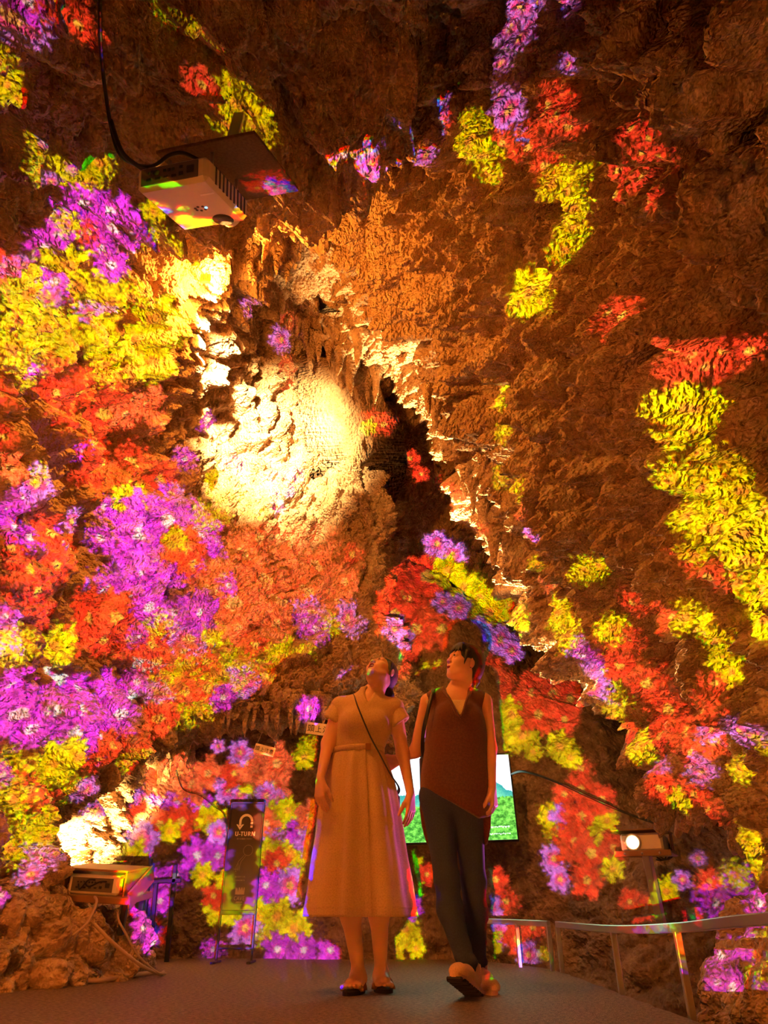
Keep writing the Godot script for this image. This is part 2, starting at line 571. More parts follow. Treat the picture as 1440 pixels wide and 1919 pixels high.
	# the low rock on the right, beyond the rail
	rock("wall_right", [
		[1.7, -0.9, 1.8, 1.75, -0.3, 1.8, 1.85, 0.1, 1.8, 2.0, 0.5, 1.8, 2.3, 0.8, 1.8],
		[1.6, -0.9, -1.0, 1.65, -0.3, -1.0, 1.75, 0.1, -1.0, 1.9, 0.5, -1.0, 2.3, 0.8, -1.0],
		[1.3, -0.9, -2.4, 1.38, -0.3, -2.45, 1.5, 0.08, -2.5, 1.75, 0.35, -2.6, 2.2, 0.7, -2.6],
		[1.25, -0.9, -3.3, 1.4, -0.3, -3.35, 1.55, 0.1, -3.4, 1.8, 0.35, -3.5, 2.2, 0.75, -3.4],
		[1.4, -0.9, -3.85, 1.46, -0.3, -3.9, 1.58, 0.12, -3.95, 1.8, 0.4, -4.0, 2.2, 0.8, -3.9],
		[1.62, -0.9, -4.2, 1.68, -0.3, -4.28, 1.8, 0.1, -4.35, 2.05, 0.42, -4.4, 2.5, 0.85, -4.3],
		[2.7, -0.9, -4.5, 2.7, -0.3, -4.6, 2.75, 0.1, -4.7, 2.9, 0.5, -4.7, 3.1, 1.0, -4.6],
	], 460, 150, [0.2, 0.1, 0.05, 0.016, 0.008], Basis.IDENTITY, false)
	# rubble at the foot of the left wall
	rock("wall_left_foot", [
		[-2.1, -0.25, -2.4, -1.9, 0.05, -2.4, -2.05, 0.3, -2.4, -2.3, 0.5, -2.4],
		[-2.05, -0.25, -3.4, -1.88, 0.06, -3.4, -2.0, 0.36, -3.4, -2.25, 0.55, -3.4],
		[-1.85, -0.25, -4.1, -1.68, 0.08, -4.15, -1.78, 0.36, -4.3, -2.15, 0.5, -4.3],
		[-1.52, -0.25, -4.55, -1.4, 0.08, -4.7, -1.5, 0.34, -4.85, -1.95, 0.4, -5.0],
		[-1.6, -0.25, -5.4, -1.55, 0.02, -5.4, -1.7, 0.18, -5.4, -2.0, 0.3, -5.4],
		[-1.9, -0.25, -6.0, -1.9, 0.05, -6.0, -2.0, 0.2, -5.9, -2.2, 0.35, -5.9],
	], 320, 100, [0.1, 0.12, 0.07, 0.02, 0.01], Basis.IDENTITY, true)
	build_floor()


func build_floor() -> void:
	# the concrete walkway: its right edge is wavy and drops into the gutter
	var outline := PackedVector2Array()
	outline.append(Vector2(-2.6, 2.0))
	var r := RandomNumberGenerator.new()
	r.seed = 4
	var z := 2.0
	while z > -5.3:
		outline.append(Vector2(1.1 + r.randf_range(-0.012, 0.012), z))
		z -= 0.12
	for p in [[1.05, -5.5], [0.92, -5.8], [0.75, -6.1], [0.6, -6.5], [-2.6, -6.6]]:
		outline.append(Vector2(p[0], p[1]))
	var walk := slab_mesh(outline, 0.3)
	var xf := Transform3D(Basis(Vector3(1, 0, 0), Vector3(0, 0, 1), Vector3(0, -1, 0)), Vector3(0, -0.15, 0))
	tag(obj("floor", walk, M.floor, null, xf), "", "", "", "structure")
	var st := st_new()
	add_box(st, Transform3D(Basis.IDENTITY, Vector3(0.2, -1.05, -2.8)), Vector3(8, 0.3, 11), 0.05)
	tag(obj("floor_gutter", done(st), M.rock), "", "", "", "structure")
	st = st_new()
	add_box(st, Transform3D(Basis.IDENTITY, Vector3(0.2, 1.6, 2.0)), Vector3(6, 6, 0.3), 0.05)
	tag(obj("wall_near", done(st), M.rock), "", "", "", "structure")


# ---------------------------------------------------------------- lamps
func build_lamps() -> void:
	var amber := Color(1, 0.53, 0.19)
	flood("floodlight", "black floodlight on the floor by the left wall near the entrance", V(-1.5, 0.2, -0.6), V(-0.1, 1.5, -4.4), amber, 6.2, 52)
	flood("floodlight", "added black fill light, out of view on the floor by the low rail near the entrance", V(0.85, 0.2, 0.2), V(-0.6, 1.9, -3.0), amber, 2.2, 60)  # added fill out of view, brightens the people and the hanging projector
	flood("floodlight", "black floodlight tucked behind the lip of the low arch", V(-1.95, 0.3, -5.2), V(-2.3, 1.05, -5.75), Color(1, 0.78, 0.45), 18, 33)
	var t := flood("spotlight", "small white lamp on the rock under the hanging projector", V(-1.1, 3.72, -3.0), V(-1.12, 4.25, -5.4), Color(1, 0.84, 0.55), 130.0, 22, 0.6, true)
	omni("spotlight_glow", V(0.05, 0, -0.08), Color(1, 0.6, 0.2), 3.6, t)
	# an added bar of small spots hidden behind the people, each aimed at one stretch of the ridge
	var ends := [V(1.3, 1.85, -4.7), V(0.98, 2.7, -4.9), V(0.75, 3.3, -4.9), V(0.43, 3.9, -4.8), V(-0.05, 4.5, -4.55)]
	for k in 5:
		flood("spotlight", "small black spotlight of an added unseen row before the back wall, %s" % ["the rightmost one", "second from the right", "the middle one", "second from the left", "the leftmost one"][k], V(0.76 - 0.08 * k, 1.95, -5.95), ends[k], Color(1, 0.8, 0.5), [75.0, 60.0, 55.0, 58.0, 64.0][k], 17.0 if k == 0 else 13.0, 0.6)
	tag(obj("added_lamp_bar", bar_mesh(V(0.36, 1.92, -6.02), V(0.84, 1.92, -6.02), 0.02, 0.02), M.black), "thin black bar added to carry the unseen row of small spotlights", "bar")
	for x in [0.42, 0.78]:
		obj("arm", bar_mesh(V(x, 1.92, -6.02), V(x, 1.85, -6.75), 0.02, 0.02), M.black, get_node("added_lamp_bar"))


func omni(called: String, at: Vector3, c: Color, e: float, parent: Node) -> void:
	var l := OmniLight3D.new()
	l.name = called
	l.position = at
	l.light_color = c
	l.light_energy = e
	l.omni_range = 30.0
	l.omni_attenuation = 2.0
	l.shadow_enabled = true
	l.light_size = 0.05
	parent.add_child(l, true)


func flood(called: String, label: String, at: Vector3, towards: Vector3, c: Color, e: float, angle: float, size := 1.0, white := false) -> Node3D:
	var look := Basis.looking_at((towards - at).normalized(), Vector3.UP)
	var t := thing(called, label, "lamp", at, look)
	var st := st_new()
	var sz := Basis.from_scale(Vector3.ONE * size)
	add_box(st, Transform3D(sz, V(0, 0, 0.035) * size), V(0.11, 0.09, 0.05), 0.008)
	for k in 5:
		add_box(st, Transform3D(sz, V((k - 2) * 0.02, 0, 0.07) * size), V(0.004, 0.08, 0.025), 0.001)
	obj("housing", done(st), M.white_paint if white else M.black, t)
	var glass := mat(c, 0.3)
	glass.emission_enabled = true
	glass.emission = c
	glass.emission_energy_multiplier = 3.0
	obj("lamp_glass", box_mesh(V(0.09, 0.07, 0.008) * size, 0.003, V(0, 0, 0.008) * size), glass, t)
	var l := SpotLight3D.new()
	l.name = called + "_light"
	l.position = V(0, 0, -0.02)
	l.light_color = c
	l.light_energy = e
	l.spot_range = 30.0
	l.spot_angle = angle
	l.spot_angle_attenuation = 1.0 if angle < 30 else 0.6
	l.spot_attenuation = 2.0
	l.shadow_enabled = true
	l.light_size = 0.04
	t.add_child(l, true)
	return t


# ---------------------------------------------------------------- projectors
# Three small lamps (red, green, blue) each shine through a grey film of their own; together the three pictures make the coloured flowers.
const FILM_AT := 0.03
const GAP := 0.062


# stamps[kind][channel]: how dense the film is over one flower
func flower_stamps() -> Array:
	var n := FastNoiseLite.new()
	n.frequency = 0.05
	n.fractal_octaves = 3
	n.seed = 21
	# petal, inner ring and heart, as red green blue light
	var looks := [
		[Vector3(0.62, 0.02, 0.95), Vector3(0.75, 0.03, 0.8), Vector3(1, 0.9, 1), 6],
		[Vector3(1, 0.05, 0.01), Vector3(1, 0.03, 0.01), Vector3(1, 0.6, 0.05), 5],
		[Vector3(0.72, 0.8, 0.0), Vector3(0.95, 0.75, 0.0), Vector3(1, 0.35, 0.02), 6],
		[Vector3(0.62, 0.22, 1.0), Vector3(0.95, 0.06, 0.35), Vector3(1, 0.55, 0.1), 5],
		[Vector3(1, 0.16, 0.04), Vector3(1, 0.1, 0.02), Vector3(1, 0.5, 0.1), 5],
		[Vector3(0.6, 0.85, 0.8), Vector3(0.6, 0.85, 0.8), Vector3(0.9, 1, 1), 5],
	]
	var size := 128
	var out := []
	for kind in looks.size():
		var l: Array = looks[kind]
		var per := []
		for v in 6:   # the last three are torn, as a flower looks on broken rock
			var three := []
			for c in 3:
				three.append(Image.create(size, size, false, Image.FORMAT_RGBA8))
				three[c].fill(Color(0, 0, 0, 1))
			var inside := Image.create(size, size, false, Image.FORMAT_RGBA8)
			for y in size:
				for x in size:
					var p := Vector2(x + 0.5 - size * 0.5, y + 0.5 - size * 0.5) / (size * 0.5)
					var w := n.get_noise_2d(x + 300 * v, y + 300 * kind)
					var r := p.length()
					var a := p.angle() + v * 0.7
					var petals: float = l[3]
					var e: float = 0.66 + 0.3 * absf(cos(a * petals * 0.5)) + w * 0.4
					if v > 2 and kind != 5:
						e = 0.82 + w * 0.75 - 0.25 * absf(p.y)
						if n.get_noise_2d(x * 1.7 + 91.0 * v, y * 1.7 + 17.0 * kind) < -0.16:
							continue
					if kind == 5:
						r = absf(p.y + 0.15 * p.x * p.x - 0.1 * v) * 4.0 + maxf(absf(p.x) - 0.7, 0.0) * 3.0
						e = 0.75 + w * 0.4
					if r > e:
						continue
					var light: Vector3 = l[0]
					if kind != 5:
						var f := r / e
						light = light.lerp(l[1], smoothstep(0.58, 0.42, f + w * 0.3))
						light = light.lerp(l[2], smoothstep(0.27, 0.2, f + w * 0.15))
						light *= 0.78 + 0.22 * absf(cos(a * petals * 0.5)) + w * 0.6
						light *= lerpf(1.0, 0.12, smoothstep(0.86, 0.98, f)) * lerpf(0.45, 1.0, smoothstep(0.04, 0.16, absf(cos(a * petals * 0.5)) + maxf(0.45 - f, 0.0)))
					light = light.clamp(Vector3.ZERO, Vector3.ONE)
					inside.set_pixel(x, y, Color(0, 0, 0, 1))
					for c in 3:
						three[c].set_pixel(x, y, Color(0, 0, 0, 1.0 - light[c]))
			three.append(inside)
			per.append(three)
		out.append(per)
	return out


func projector(called: String, label: String, at: Vector3, towards: Vector3, targets: Array, power: Vector3, stamps: Array, sd: int, film_px := 1024, film_half := 0.028, grow := 1.3, torn := 0.6) -> Node3D:
	var look := Basis.looking_at((towards - at).normalized(), Vector3.UP)
	var unit := thing(called, label, "projector", at, look, "added flower projectors")
	var r := RandomNumberGenerator.new()
	r.seed = sd
	var per_m := film_px / (2.0 * film_half)
	var reach := 0.5
	for k in range(0, targets.size(), 5):
		reach = maxf(reach, (Vector3(targets[k], targets[k + 1], targets[k + 2]) - at).dot(-look.z) * 0.92)
	var pictures: Array[Image] = []
	for c in 3:
		var im := Image.create(film_px, film_px, false, Image.FORMAT_RGBA8)
		im.fill(Color(0, 0, 0, 1))
		pictures.append(im)
	for k in range(0, targets.size(), 5):
		var spot := Vector3(targets[k], targets[k + 1], targets[k + 2])
		var rad: float = targets[k + 3] * grow
		var kind: int = targets[k + 4]
		var v := r.randi() % 3 + (3 if r.randf() < torn else 0)
		var r_gain := r.randf_range(0.75, 1.15)
		for c in 3:
			var p := look.inverse() * (spot - at) - Vector3((c - 1) * GAP, 0, 0)
			if p.z > -0.2:
				continue
			var f := FILM_AT / -p.z * per_m
			var d := int(clampf(2.0 * rad * f, 6.0, 500.0))
			var st: Image = stamps[kind][v][c].duplicate()
			st.resize(d, d, Image.INTERPOLATE_BILINEAR)
			var g := clampf(pow(-p.z / reach, 2.0) * r_gain, 0.05, 1.0)
			var shape: Image = stamps[kind][v][3].duplicate()
			shape.resize(d, d, Image.INTERPOLATE_NEAREST)
			if g < 0.97:   # nearer rock is closer to the lamp: the picture is dimmed there
				var veil := Image.create(d, d, false, Image.FORMAT_RGBA8)
				veil.fill(Color(0, 0, 0, 1.0 - g))
				st.blend_rect_mask(veil, shape, Rect2i(0, 0, d, d), Vector2i.ZERO)
			var corner := Vector2i(int(p.x * f + film_px * 0.5 - d * 0.5), int(-p.y * f + film_px * 0.5 - d * 0.5))
			pictures[c].blit_rect_mask(st, shape, Rect2i(0, 0, d, d), corner)
	# nothing is thrown on visitors: their outlines stay dark in the picture
	var dot := Image.create(64, 64, false, Image.FORMAT_RGBA8)
	for y in 64:
		for x in 64:
			if Vector2(x - 31.5, y - 31.5).length() < 32.0:
				dot.set_pixel(x, y, Color(0, 0, 0, 1))
	for m in keep_dark():
		var steps := 12
		for i in steps + 1:
			var spot: Vector3 = m[0].lerp(m[1], float(i) / steps)
			var rad: float = lerpf(m[2], m[3], float(i) / steps)
			for c in 3:
				var p := look.inverse() * ((spot - at) * 1.5) - Vector3((c - 1) * GAP, 0, 0)
				if p.z > -0.2:
					continue
				var f := FILM_AT / -p.z * per_m
				var d := maxi(int(2.0 * (rad + 0.012) * 1.5 * f), 4)
				var st: Image = dot.duplicate()
				st.resize(d, d, Image.INTERPOLATE_NEAREST)
				pictures[c].blit_rect_mask(st, st, Rect2i(0, 0, d, d), Vector2i(int(p.x * f + film_px * 0.5 - d * 0.5), int(-p.y * f + film_px * 0.5 - d * 0.5)))
	var colours := [Color(1, 0, 0), Color(0, 1, 0), Color(0, 0, 1)]
	var shell := st_new()
	var w := 3.0 * GAP
	var hh := 0.064
	add_box(shell, Transform3D(Basis.IDENTITY, Vector3(0, hh * 0.5, 0)), Vector3(w + 0.01, 0.006, 0.08), 0.001)
	add_box(shell, Transform3D(Basis.IDENTITY, Vector3(0, -hh * 0.5, 0)), Vector3(w + 0.01, 0.006, 0.08), 0.001)
	add_box(shell, Transform3D(Basis.IDENTITY, Vector3(0, 0, 0.04)), Vector3(w + 0.01, hh + 0.006, 0.006), 0.001)
	for c in 4:
		add_box(shell, Transform3D(Basis.IDENTITY, Vector3((c - 1.5) * GAP, 0, 0)), Vector3(0.004, hh, 0.08), 0.001)
	for c in 3:
		var fx := (c - 1) * GAP
		var gap_y := hh * 0.5 - film_half
		var gap_x := GAP * 0.5 - film_half
		for sg in [-1.0, 1.0]:
			add_box(shell, Transform3D(Basis.IDENTITY, V(fx, sg * (hh * 0.5 - gap_y * 0.5), -FILM_AT)), V(GAP, gap_y + 0.0005, 0.002), 0.0002)
			add_box(shell, Transform3D(Basis.IDENTITY, V(fx + sg * (GAP * 0.5 - gap_x * 0.5), 0, -FILM_AT)), V(gap_x + 0.0005, hh, 0.002), 0.0002)
	obj("body", done(shell), M.black, unit)
	# a pole and a foot plate carry it
	var inv := unit.transform.affine_inverse()
	obj("pole", bar_mesh(inv * (at - look.y * 0.03), inv * Vector3(at.x, 0.01, at.z), 0.022, 0.022, V(1, 0, 0)), M.black, unit)
	obj("foot", box_mesh(V(0.2, 0.012, 0.2), 0.003), M.black, unit, inv * Transform3D(Basis.IDENTITY, Vector3(at.x, 0.008, at.z)))
	for c in 3:
		var m := StandardMaterial3D.new()
		m.albedo_color = Color.WHITE
		m.albedo_texture = ImageTexture.create_from_image(pictures[c])
		m.transparency = BaseMaterial3D.TRANSPARENCY_ALPHA
		m.roughness = 1.0
		m.specular_mode = BaseMaterial3D.SPECULAR_DISABLED
		m.texture_repeat = false
		var st := st_new()
		var h := film_half
		var q := [Vector3(-h, h, -FILM_AT), Vector3(h, h, -FILM_AT), Vector3(h, -h, -FILM_AT), Vector3(-h, -h, -FILM_AT)]
		var uv := [Vector2(0, 0), Vector2(1, 0), Vector2(1, 1), Vector2(0, 1)]
		for i in [0, 1, 2, 0, 2, 3]:
			st.set_uv(uv[i])
			st.add_vertex(q[i] + Vector3((c - 1) * GAP, 0, 0))
		obj("film", done(st), m, unit)
		var lamp := AreaLight3D.new()
		lamp.name = called + "_lamp"
		lamp.area_size = Vector2(0.00006, 0.00006)
		lamp.light_color = colours[c]
		lamp.light_energy = power[c]
		lamp.area_range = 30.0
		lamp.shadow_enabled = true
		lamp.position = Vector3((c - 1) * GAP, 0, 0)
		unit.add_child(lamp, true)
	return unit


# the visitors as thick lines: from, to, radius at each end
func keep_dark() -> Array:
	return [
		[V(-0.02, 1.53, -3.95), V(-0.06, 1.4, -3.95), 0.095, 0.075], [V(-0.1, 1.3, -3.95), V(-0.13, 1.0, -3.95), 0.17, 0.14], [V(-0.13, 1.0, -3.95), V(-0.12, 0.36, -3.95), 0.16, 0.27], [V(-0.34, 0.36, -3.95), V(0.1, 0.36, -3.95), 0.06, 0.06],
		[V(-0.29, 1.34, -3.95), V(-0.32, 0.78, -3.9), 0.05, 0.04], [V(0.08, 1.34, -3.95), V(0.14, 0.72, -3.9), 0.05, 0.045], [V(-0.16, 0.4, -3.95), V(-0.13, 0.0, -3.9), 0.05, 0.06], [V(-0.02, 0.4, -4.0), V(-0.01, 0.0, -4.0), 0.05, 0.06],
		[V(0.46, 1.57, -3.85), V(0.41, 1.4, -3.85), 0.095, 0.065], [V(0.4, 1.27, -3.85), V(0.37, 0.8, -3.85), 0.155, 0.17], [V(0.56, 1.35, -3.85), V(0.56, 0.75, -3.8), 0.055, 0.05],
		[V(0.29, 0.85, -3.85), V(0.36, 0.1, -3.78), 0.075, 0.06], [V(0.43, 0.85, -3.85), V(0.46, 0.1, -4.0), 0.075, 0.06], [V(0.4, 0.05, -3.8), V(0.35, 0.08, -3.7), 0.07, 0.07], [V(0.24, 1.35, -3.87), V(0.09, 1.06, -4.01), 0.05, 0.045],
	]


func build_projection() -> void:  # added projectors out of view; the visible ones throw no flowers
	var stamps := flower_stamps()
	var p := Vector3(55, 55, 75)
	projector("added_flower_projector", "added unseen black projector throwing flowers on the left wall", V(1.1, 0.75, -1.3), V(-1.75, 2.2, -3.4), targets_left(), p * 1.9, stamps, 1)
	projector("added_flower_projector", "added unseen black projector throwing flowers on the right wall", V(-1.3, 0.6, -1.1), V(1.0, 2.1, -2.7), targets_right(), p * 1.5, stamps, 2, 1024, 0.028, 1.3, 0.85)
	projector("added_flower_projector", "added unseen black projector throwing flowers on the back wall", V(0.0, 0.15, -0.25), V(0.1, 1.75, -6.2), targets_back(), p * 5.0, stamps, 3, 2048, 0.02, 1.05, 0.12)


# where the flowers of each projector fall: x, y, z, radius in metres and kind (0 magenta, 1 red, 2 yellow, 3 violet, 4 orange, 5 white)
func targets_left() -> Array:
	return [
		-1.20,2.85,-1.15,0.10,3, -1.13,2.86,-1.11,0.07,0, -1.04,2.87,-1.13,0.09,1, -1.00,2.87,-1.18,0.06,1, -1.28,2.80,-1.26,0.05,2, -1.32,2.87,-1.38,0.07,2, -1.30,2.85,-1.41,0.04,2, -0.64,2.99,-1.27,0.06,2,
		-0.59,2.97,-1.24,0.04,2, -0.51,2.92,-1.27,0.06,1, -0.86,3.12,-1.61,0.09,1, -0.88,3.08,-1.64,0.04,1, -0.68,3.05,-1.47,0.06,1, -0.62,3.08,-1.54,0.06,1, -0.58,3.11,-1.51,0.05,2, -0.55,3.08,-1.58,0.08,2,
		-0.51,3.07,-1.64,0.08,2, -0.63,3.09,-1.65,0.05,2, -1.30,2.85,-1.59,0.06,2, -1.29,2.88,-1.59,0.03,0, -1.28,2.75,-1.63,0.06,2, -1.27,2.95,-1.60,0.02,2, -1.23,2.94,-1.73,0.09,2, -1.18,3.04,-1.78,0.07,2,
		-1.24,2.91,-1.72,0.03,0, -1.22,2.96,-1.82,0.07,2, -1.33,2.87,-1.75,0.04,3, -1.27,2.94,-1.91,0.10,0, -1.19,2.99,-1.98,0.09,0, -1.33,3.06,-2.12,0.10,0, -1.18,3.02,-2.11,0.10,0, -1.23,3.12,-2.31,0.09,0,
		-1.31,3.00,-2.18,0.10,0, -1.33,3.00,-2.09,0.07,1, -1.48,3.38,-2.60,0.09,0, -1.41,2.89,-2.02,0.07,0, -1.46,2.86,-2.07,0.06,0, -1.38,2.95,-2.00,0.07,2, -1.43,2.88,-2.17,0.10,2, -1.65,3.27,-2.65,0.15,2,
		-1.70,2.91,-2.37,0.13,2, -1.68,2.79,-2.18,0.10,2, -1.68,2.79,-2.10,0.07,1, -1.62,2.79,-2.12,0.06,3, -1.64,3.06,-2.42,0.09,0, -1.67,2.99,-2.46,0.07,3, -1.59,2.82,-2.12,0.05,3, -1.04,3.07,-2.03,0.05,2,
		-1.03,3.04,-2.13,0.05,2, -1.06,3.19,-2.34,0.07,2, -1.29,3.87,-3.02,0.08,2, -1.23,3.85,-3.09,0.09,2, -1.52,3.28,-2.77,0.13,2, -1.42,3.34,-2.79,0.12,2, -1.48,3.63,-3.24,0.17,2, -1.37,3.64,-3.34,0.14,2,
		-1.58,3.28,-2.85,0.06,3, -1.65,3.24,-2.82,0.08,3, -1.65,2.66,-2.29,0.15,2, -1.67,2.83,-2.53,0.13,2, -1.77,2.66,-2.49,0.13,2, -1.74,2.84,-2.69,0.11,2, -1.62,2.96,-2.74,0.13,2, -1.57,3.18,-2.97,0.14,2,
		-1.60,3.54,-3.34,0.14,2, -1.77,3.34,-3.37,0.14,2, -1.54,3.51,-3.51,0.14,2, -1.81,2.70,-2.73,0.10,2, -1.71,2.80,-2.77,0.07,1, -1.83,2.77,-2.75,0.05,0, -1.71,2.83,-2.84,0.06,1, -1.78,3.00,-3.22,0.14,1,
		-1.92,3.30,-3.81,0.17,1, -1.75,2.76,-3.12,0.12,1, -1.85,2.88,-3.07,0.09,1, -1.74,3.27,-3.50,0.10,1, -1.89,2.85,-3.61,0.08,0, -1.85,2.31,-3.13,0.10,3, -1.83,2.15,-3.03,0.08,0, -1.81,2.34,-3.08,0.07,2,
		-1.84,2.87,-3.83,0.18,1, -1.81,3.19,-4.25,0.16,1, -1.82,3.36,-4.74,0.17,1, -1.88,2.95,-4.23,0.12,1, -1.72,3.29,-4.87,0.11,3, -1.88,2.94,-4.37,0.14,2, -1.80,2.95,-4.47,0.12,2, -1.97,2.81,-4.23,0.09,0,
		-2.00,2.18,-3.21,0.11,0, -1.86,2.03,-3.10,0.11,0, -1.86,1.90,-3.08,0.08,1, -2.03,2.19,-3.52,0.09,0, -2.02,2.53,-3.94,0.10,3, -1.93,2.24,-3.70,0.11,0, -1.77,2.74,-4.50,0.24,0, -1.66,2.95,-4.71,0.23,0,
		-1.48,3.00,-4.98,0.22,0, -1.56,2.77,-4.91,0.21,0, -1.69,2.58,-4.70,0.20,0, -1.81,2.47,-4.65,0.18,0, -1.87,2.31,-4.69,0.18,0, -1.94,2.26,-4.45,0.17,0, -1.77,2.31,-4.89,0.16,0, -1.56,2.81,-4.89,0.17,1,
		-1.49,2.71,-4.99,0.17,1, -1.66,2.90,-4.88,0.09,2, -1.36,2.97,-5.02,0.11,0, -1.47,3.21,-5.09,0.14,2, -1.44,3.42,-5.37,0.10,2, -1.87,1.90,-3.34,0.11,1, -1.92,1.89,-3.59,0.15,1, -1.78,1.62,-3.23,0.11,1,
		-1.87,1.92,-3.38,0.04,2, -1.95,2.12,-3.74,0.11,1, -1.91,1.82,-3.76,0.09,1, -2.00,2.09,-4.53,0.20,1, -1.89,2.12,-4.62,0.17,1, -1.99,1.89,-4.31,0.16,1, -1.96,1.99,-4.69,0.15,1, -1.86,2.07,-4.91,0.16,1,
		-1.76,2.09,-5.11,0.14,1, -1.90,1.55,-3.36,0.11,3, -1.88,1.49,-3.41,0.11,2, -1.91,1.60,-3.58,0.09,2, -2.04,1.76,-4.17,0.12,2, -1.99,1.87,-4.24,0.07,2, -1.84,1.58,-3.19,0.07,0, -1.77,2.09,-4.87,0.10,0,
		-2.02,1.64,-4.20,0.13,5, -1.95,1.80,-4.97,0.19,5, -1.76,1.95,-5.19,0.14,5, -1.91,1.34,-4.03,0.19,0, -2.02,1.28,-3.89,0.15,0, -1.87,1.42,-4.35,0.20,0, -1.92,1.62,-4.87,0.17,0, -1.86,1.28,-4.33,0.16,0,
		-2.02,1.23,-4.06,0.12,0, -1.83,1.52,-4.89,0.15,0, -1.81,1.32,-4.64,0.14,0, -1.52,1.78,-5.16,0.16,2, -1.49,1.90,-5.29,0.19,2, -1.54,1.61,-5.14,0.14,2, -1.68,1.74,-5.16,0.10,3, -1.51,2.17,-5.21,0.17,3,
		-1.53,2.07,-5.17,0.10,1, -1.38,2.30,-5.33,0.13,2, -1.26,2.27,-5.35,0.15,2, -1.67,2.22,-4.99,0.12,2, -1.63,2.35,-5.10,0.13,0, -1.43,1.73,-5.14,0.16,1, -1.34,1.80,-5.24,0.14,1, -1.30,1.95,-5.34,0.17,2,
		-1.11,1.91,-5.49,0.15,3, -1.15,1.84,-5.38,0.08,2, -1.07,2.05,-5.38,0.15,2, -0.84,2.12,-5.59,0.20,2, -0.69,1.99,-5.45,0.17,2, -0.97,1.99,-5.60,0.15,4, -0.72,1.86,-5.45,0.13,2, -1.26,2.57,-5.42,0.27,4,
		-1.03,2.83,-5.56,0.28,4, -1.15,2.97,-5.32,0.23,4, -0.79,3.04,-5.79,0.25,4, -0.85,2.57,-5.41,0.22,4, -0.59,3.10,-5.81,0.20,4, -1.11,3.23,-5.53,0.22,4, -0.85,3.30,-5.75,0.20,4, -0.65,2.74,-5.58,0.19,4,
		-1.32,2.71,-5.19,0.13,4, -1.28,2.65,-5.26,0.11,0, -0.59,2.52,-5.54,0.16,3, -0.54,2.36,-5.49,0.13,0, -0.66,2.47,-5.58,0.11,0, -0.38,2.70,-5.74,0.19,4, -0.28,2.54,-5.72,0.14,3, -0.41,2.43,-5.54,0.11,2,
		-1.19,3.62,-5.52,0.17,2, -1.00,3.62,-5.61,0.10,3, -0.96,3.85,-5.51,0.15,3, -0.83,4.01,-5.66,0.10,3, -2.04,1.02,-4.02,0.12,2, -2.05,1.04,-4.37,0.16,2, -1.97,1.11,-4.38,0.13,2, -1.85,1.14,-4.39,0.11,2,
		-1.84,1.19,-4.69,0.10,1, -1.74,1.26,-4.66,0.10,1, -1.74,1.35,-4.95,0.11,1, -1.62,1.28,-4.96,0.11,1, -1.82,1.24,-5.14,0.09,2, -2.00,0.93,-4.18,0.12,1, -1.92,0.89,-4.30,0.12,1, -2.02,0.86,-4.07,0.12,2,
		-2.00,0.72,-4.31,0.15,2, -1.93,0.70,-4.36,0.12,2, -2.00,0.62,-4.11,0.11,2, -2.00,1.01,-4.76,0.09,2, -1.91,0.78,-4.36,0.08,2, -2.06,0.98,-3.96,0.07,0, -2.14,0.84,-5.32,0.09,3, -2.02,0.94,-5.25,0.09,3,
		-1.90,1.01,-4.78,0.07,3, -1.86,0.58,-4.21,0.09,3, -1.87,0.50,-4.14,0.07,3, -1.83,0.61,-4.31,0.06,3, -1.87,0.40,-3.86,0.05,0, -0.87,4.86,-5.49,0.16,4, -0.75,4.52,-5.57,0.16,4, -0.63,4.29,-5.61,0.13,4,
		-0.98,5.11,-5.36,0.11,4, -1.41,3.99,-5.44,0.11,0, -1.01,5.23,-5.11,0.12,3, -1.11,4.68,-4.16,0.11,3, -0.97,5.48,-5.07,0.11,4, -1.59,4.16,-5.01,0.11,0, -1.53,3.74,-5.42,0.15,2, -1.12,3.98,-5.52,0.13,1,
		-1.65,3.59,-4.77,0.11,0, -1.87,2.36,-2.77,0.07,1, -1.85,2.25,-2.89,0.07,4, -1.36,2.52,-5.07,0.17,4, -1.43,2.36,-5.12,0.15,0, -1.18,2.32,-5.37,0.17,4, -0.90,2.42,-5.53,0.18,4, -1.37,2.00,-5.23,0.12,1,
		-1.72,1.98,-5.16,0.14,1, -1.04,2.20,-5.42,0.13,1, -1.25,1.76,-5.39,0.10,0, -1.38,1.62,-5.31,0.12,2, -1.65,1.55,-5.18,0.12,1, -1.84,1.81,-5.13,0.10,0, -1.94,1.35,-3.62,0.10,0, -1.97,1.58,-4.45,0.09,0,
		-0.48,2.82,-5.77,0.14,4, -0.35,2.97,-5.88,0.15,4, -0.30,3.25,-5.89,0.15,1, -0.56,3.40,-5.83,0.18,4, -1.98,2.29,-3.65,0.10,1, -1.93,2.29,-3.93,0.10,1, -1.99,2.60,-4.31,0.11,0, -1.79,2.45,-2.55,0.08,1,
		-1.81,3.36,-3.89,0.11,4, -1.68,3.47,-3.91,0.13,4, -1.61,3.42,-4.10,0.12,4, -1.83,2.90,-3.58,0.10,1,
	]


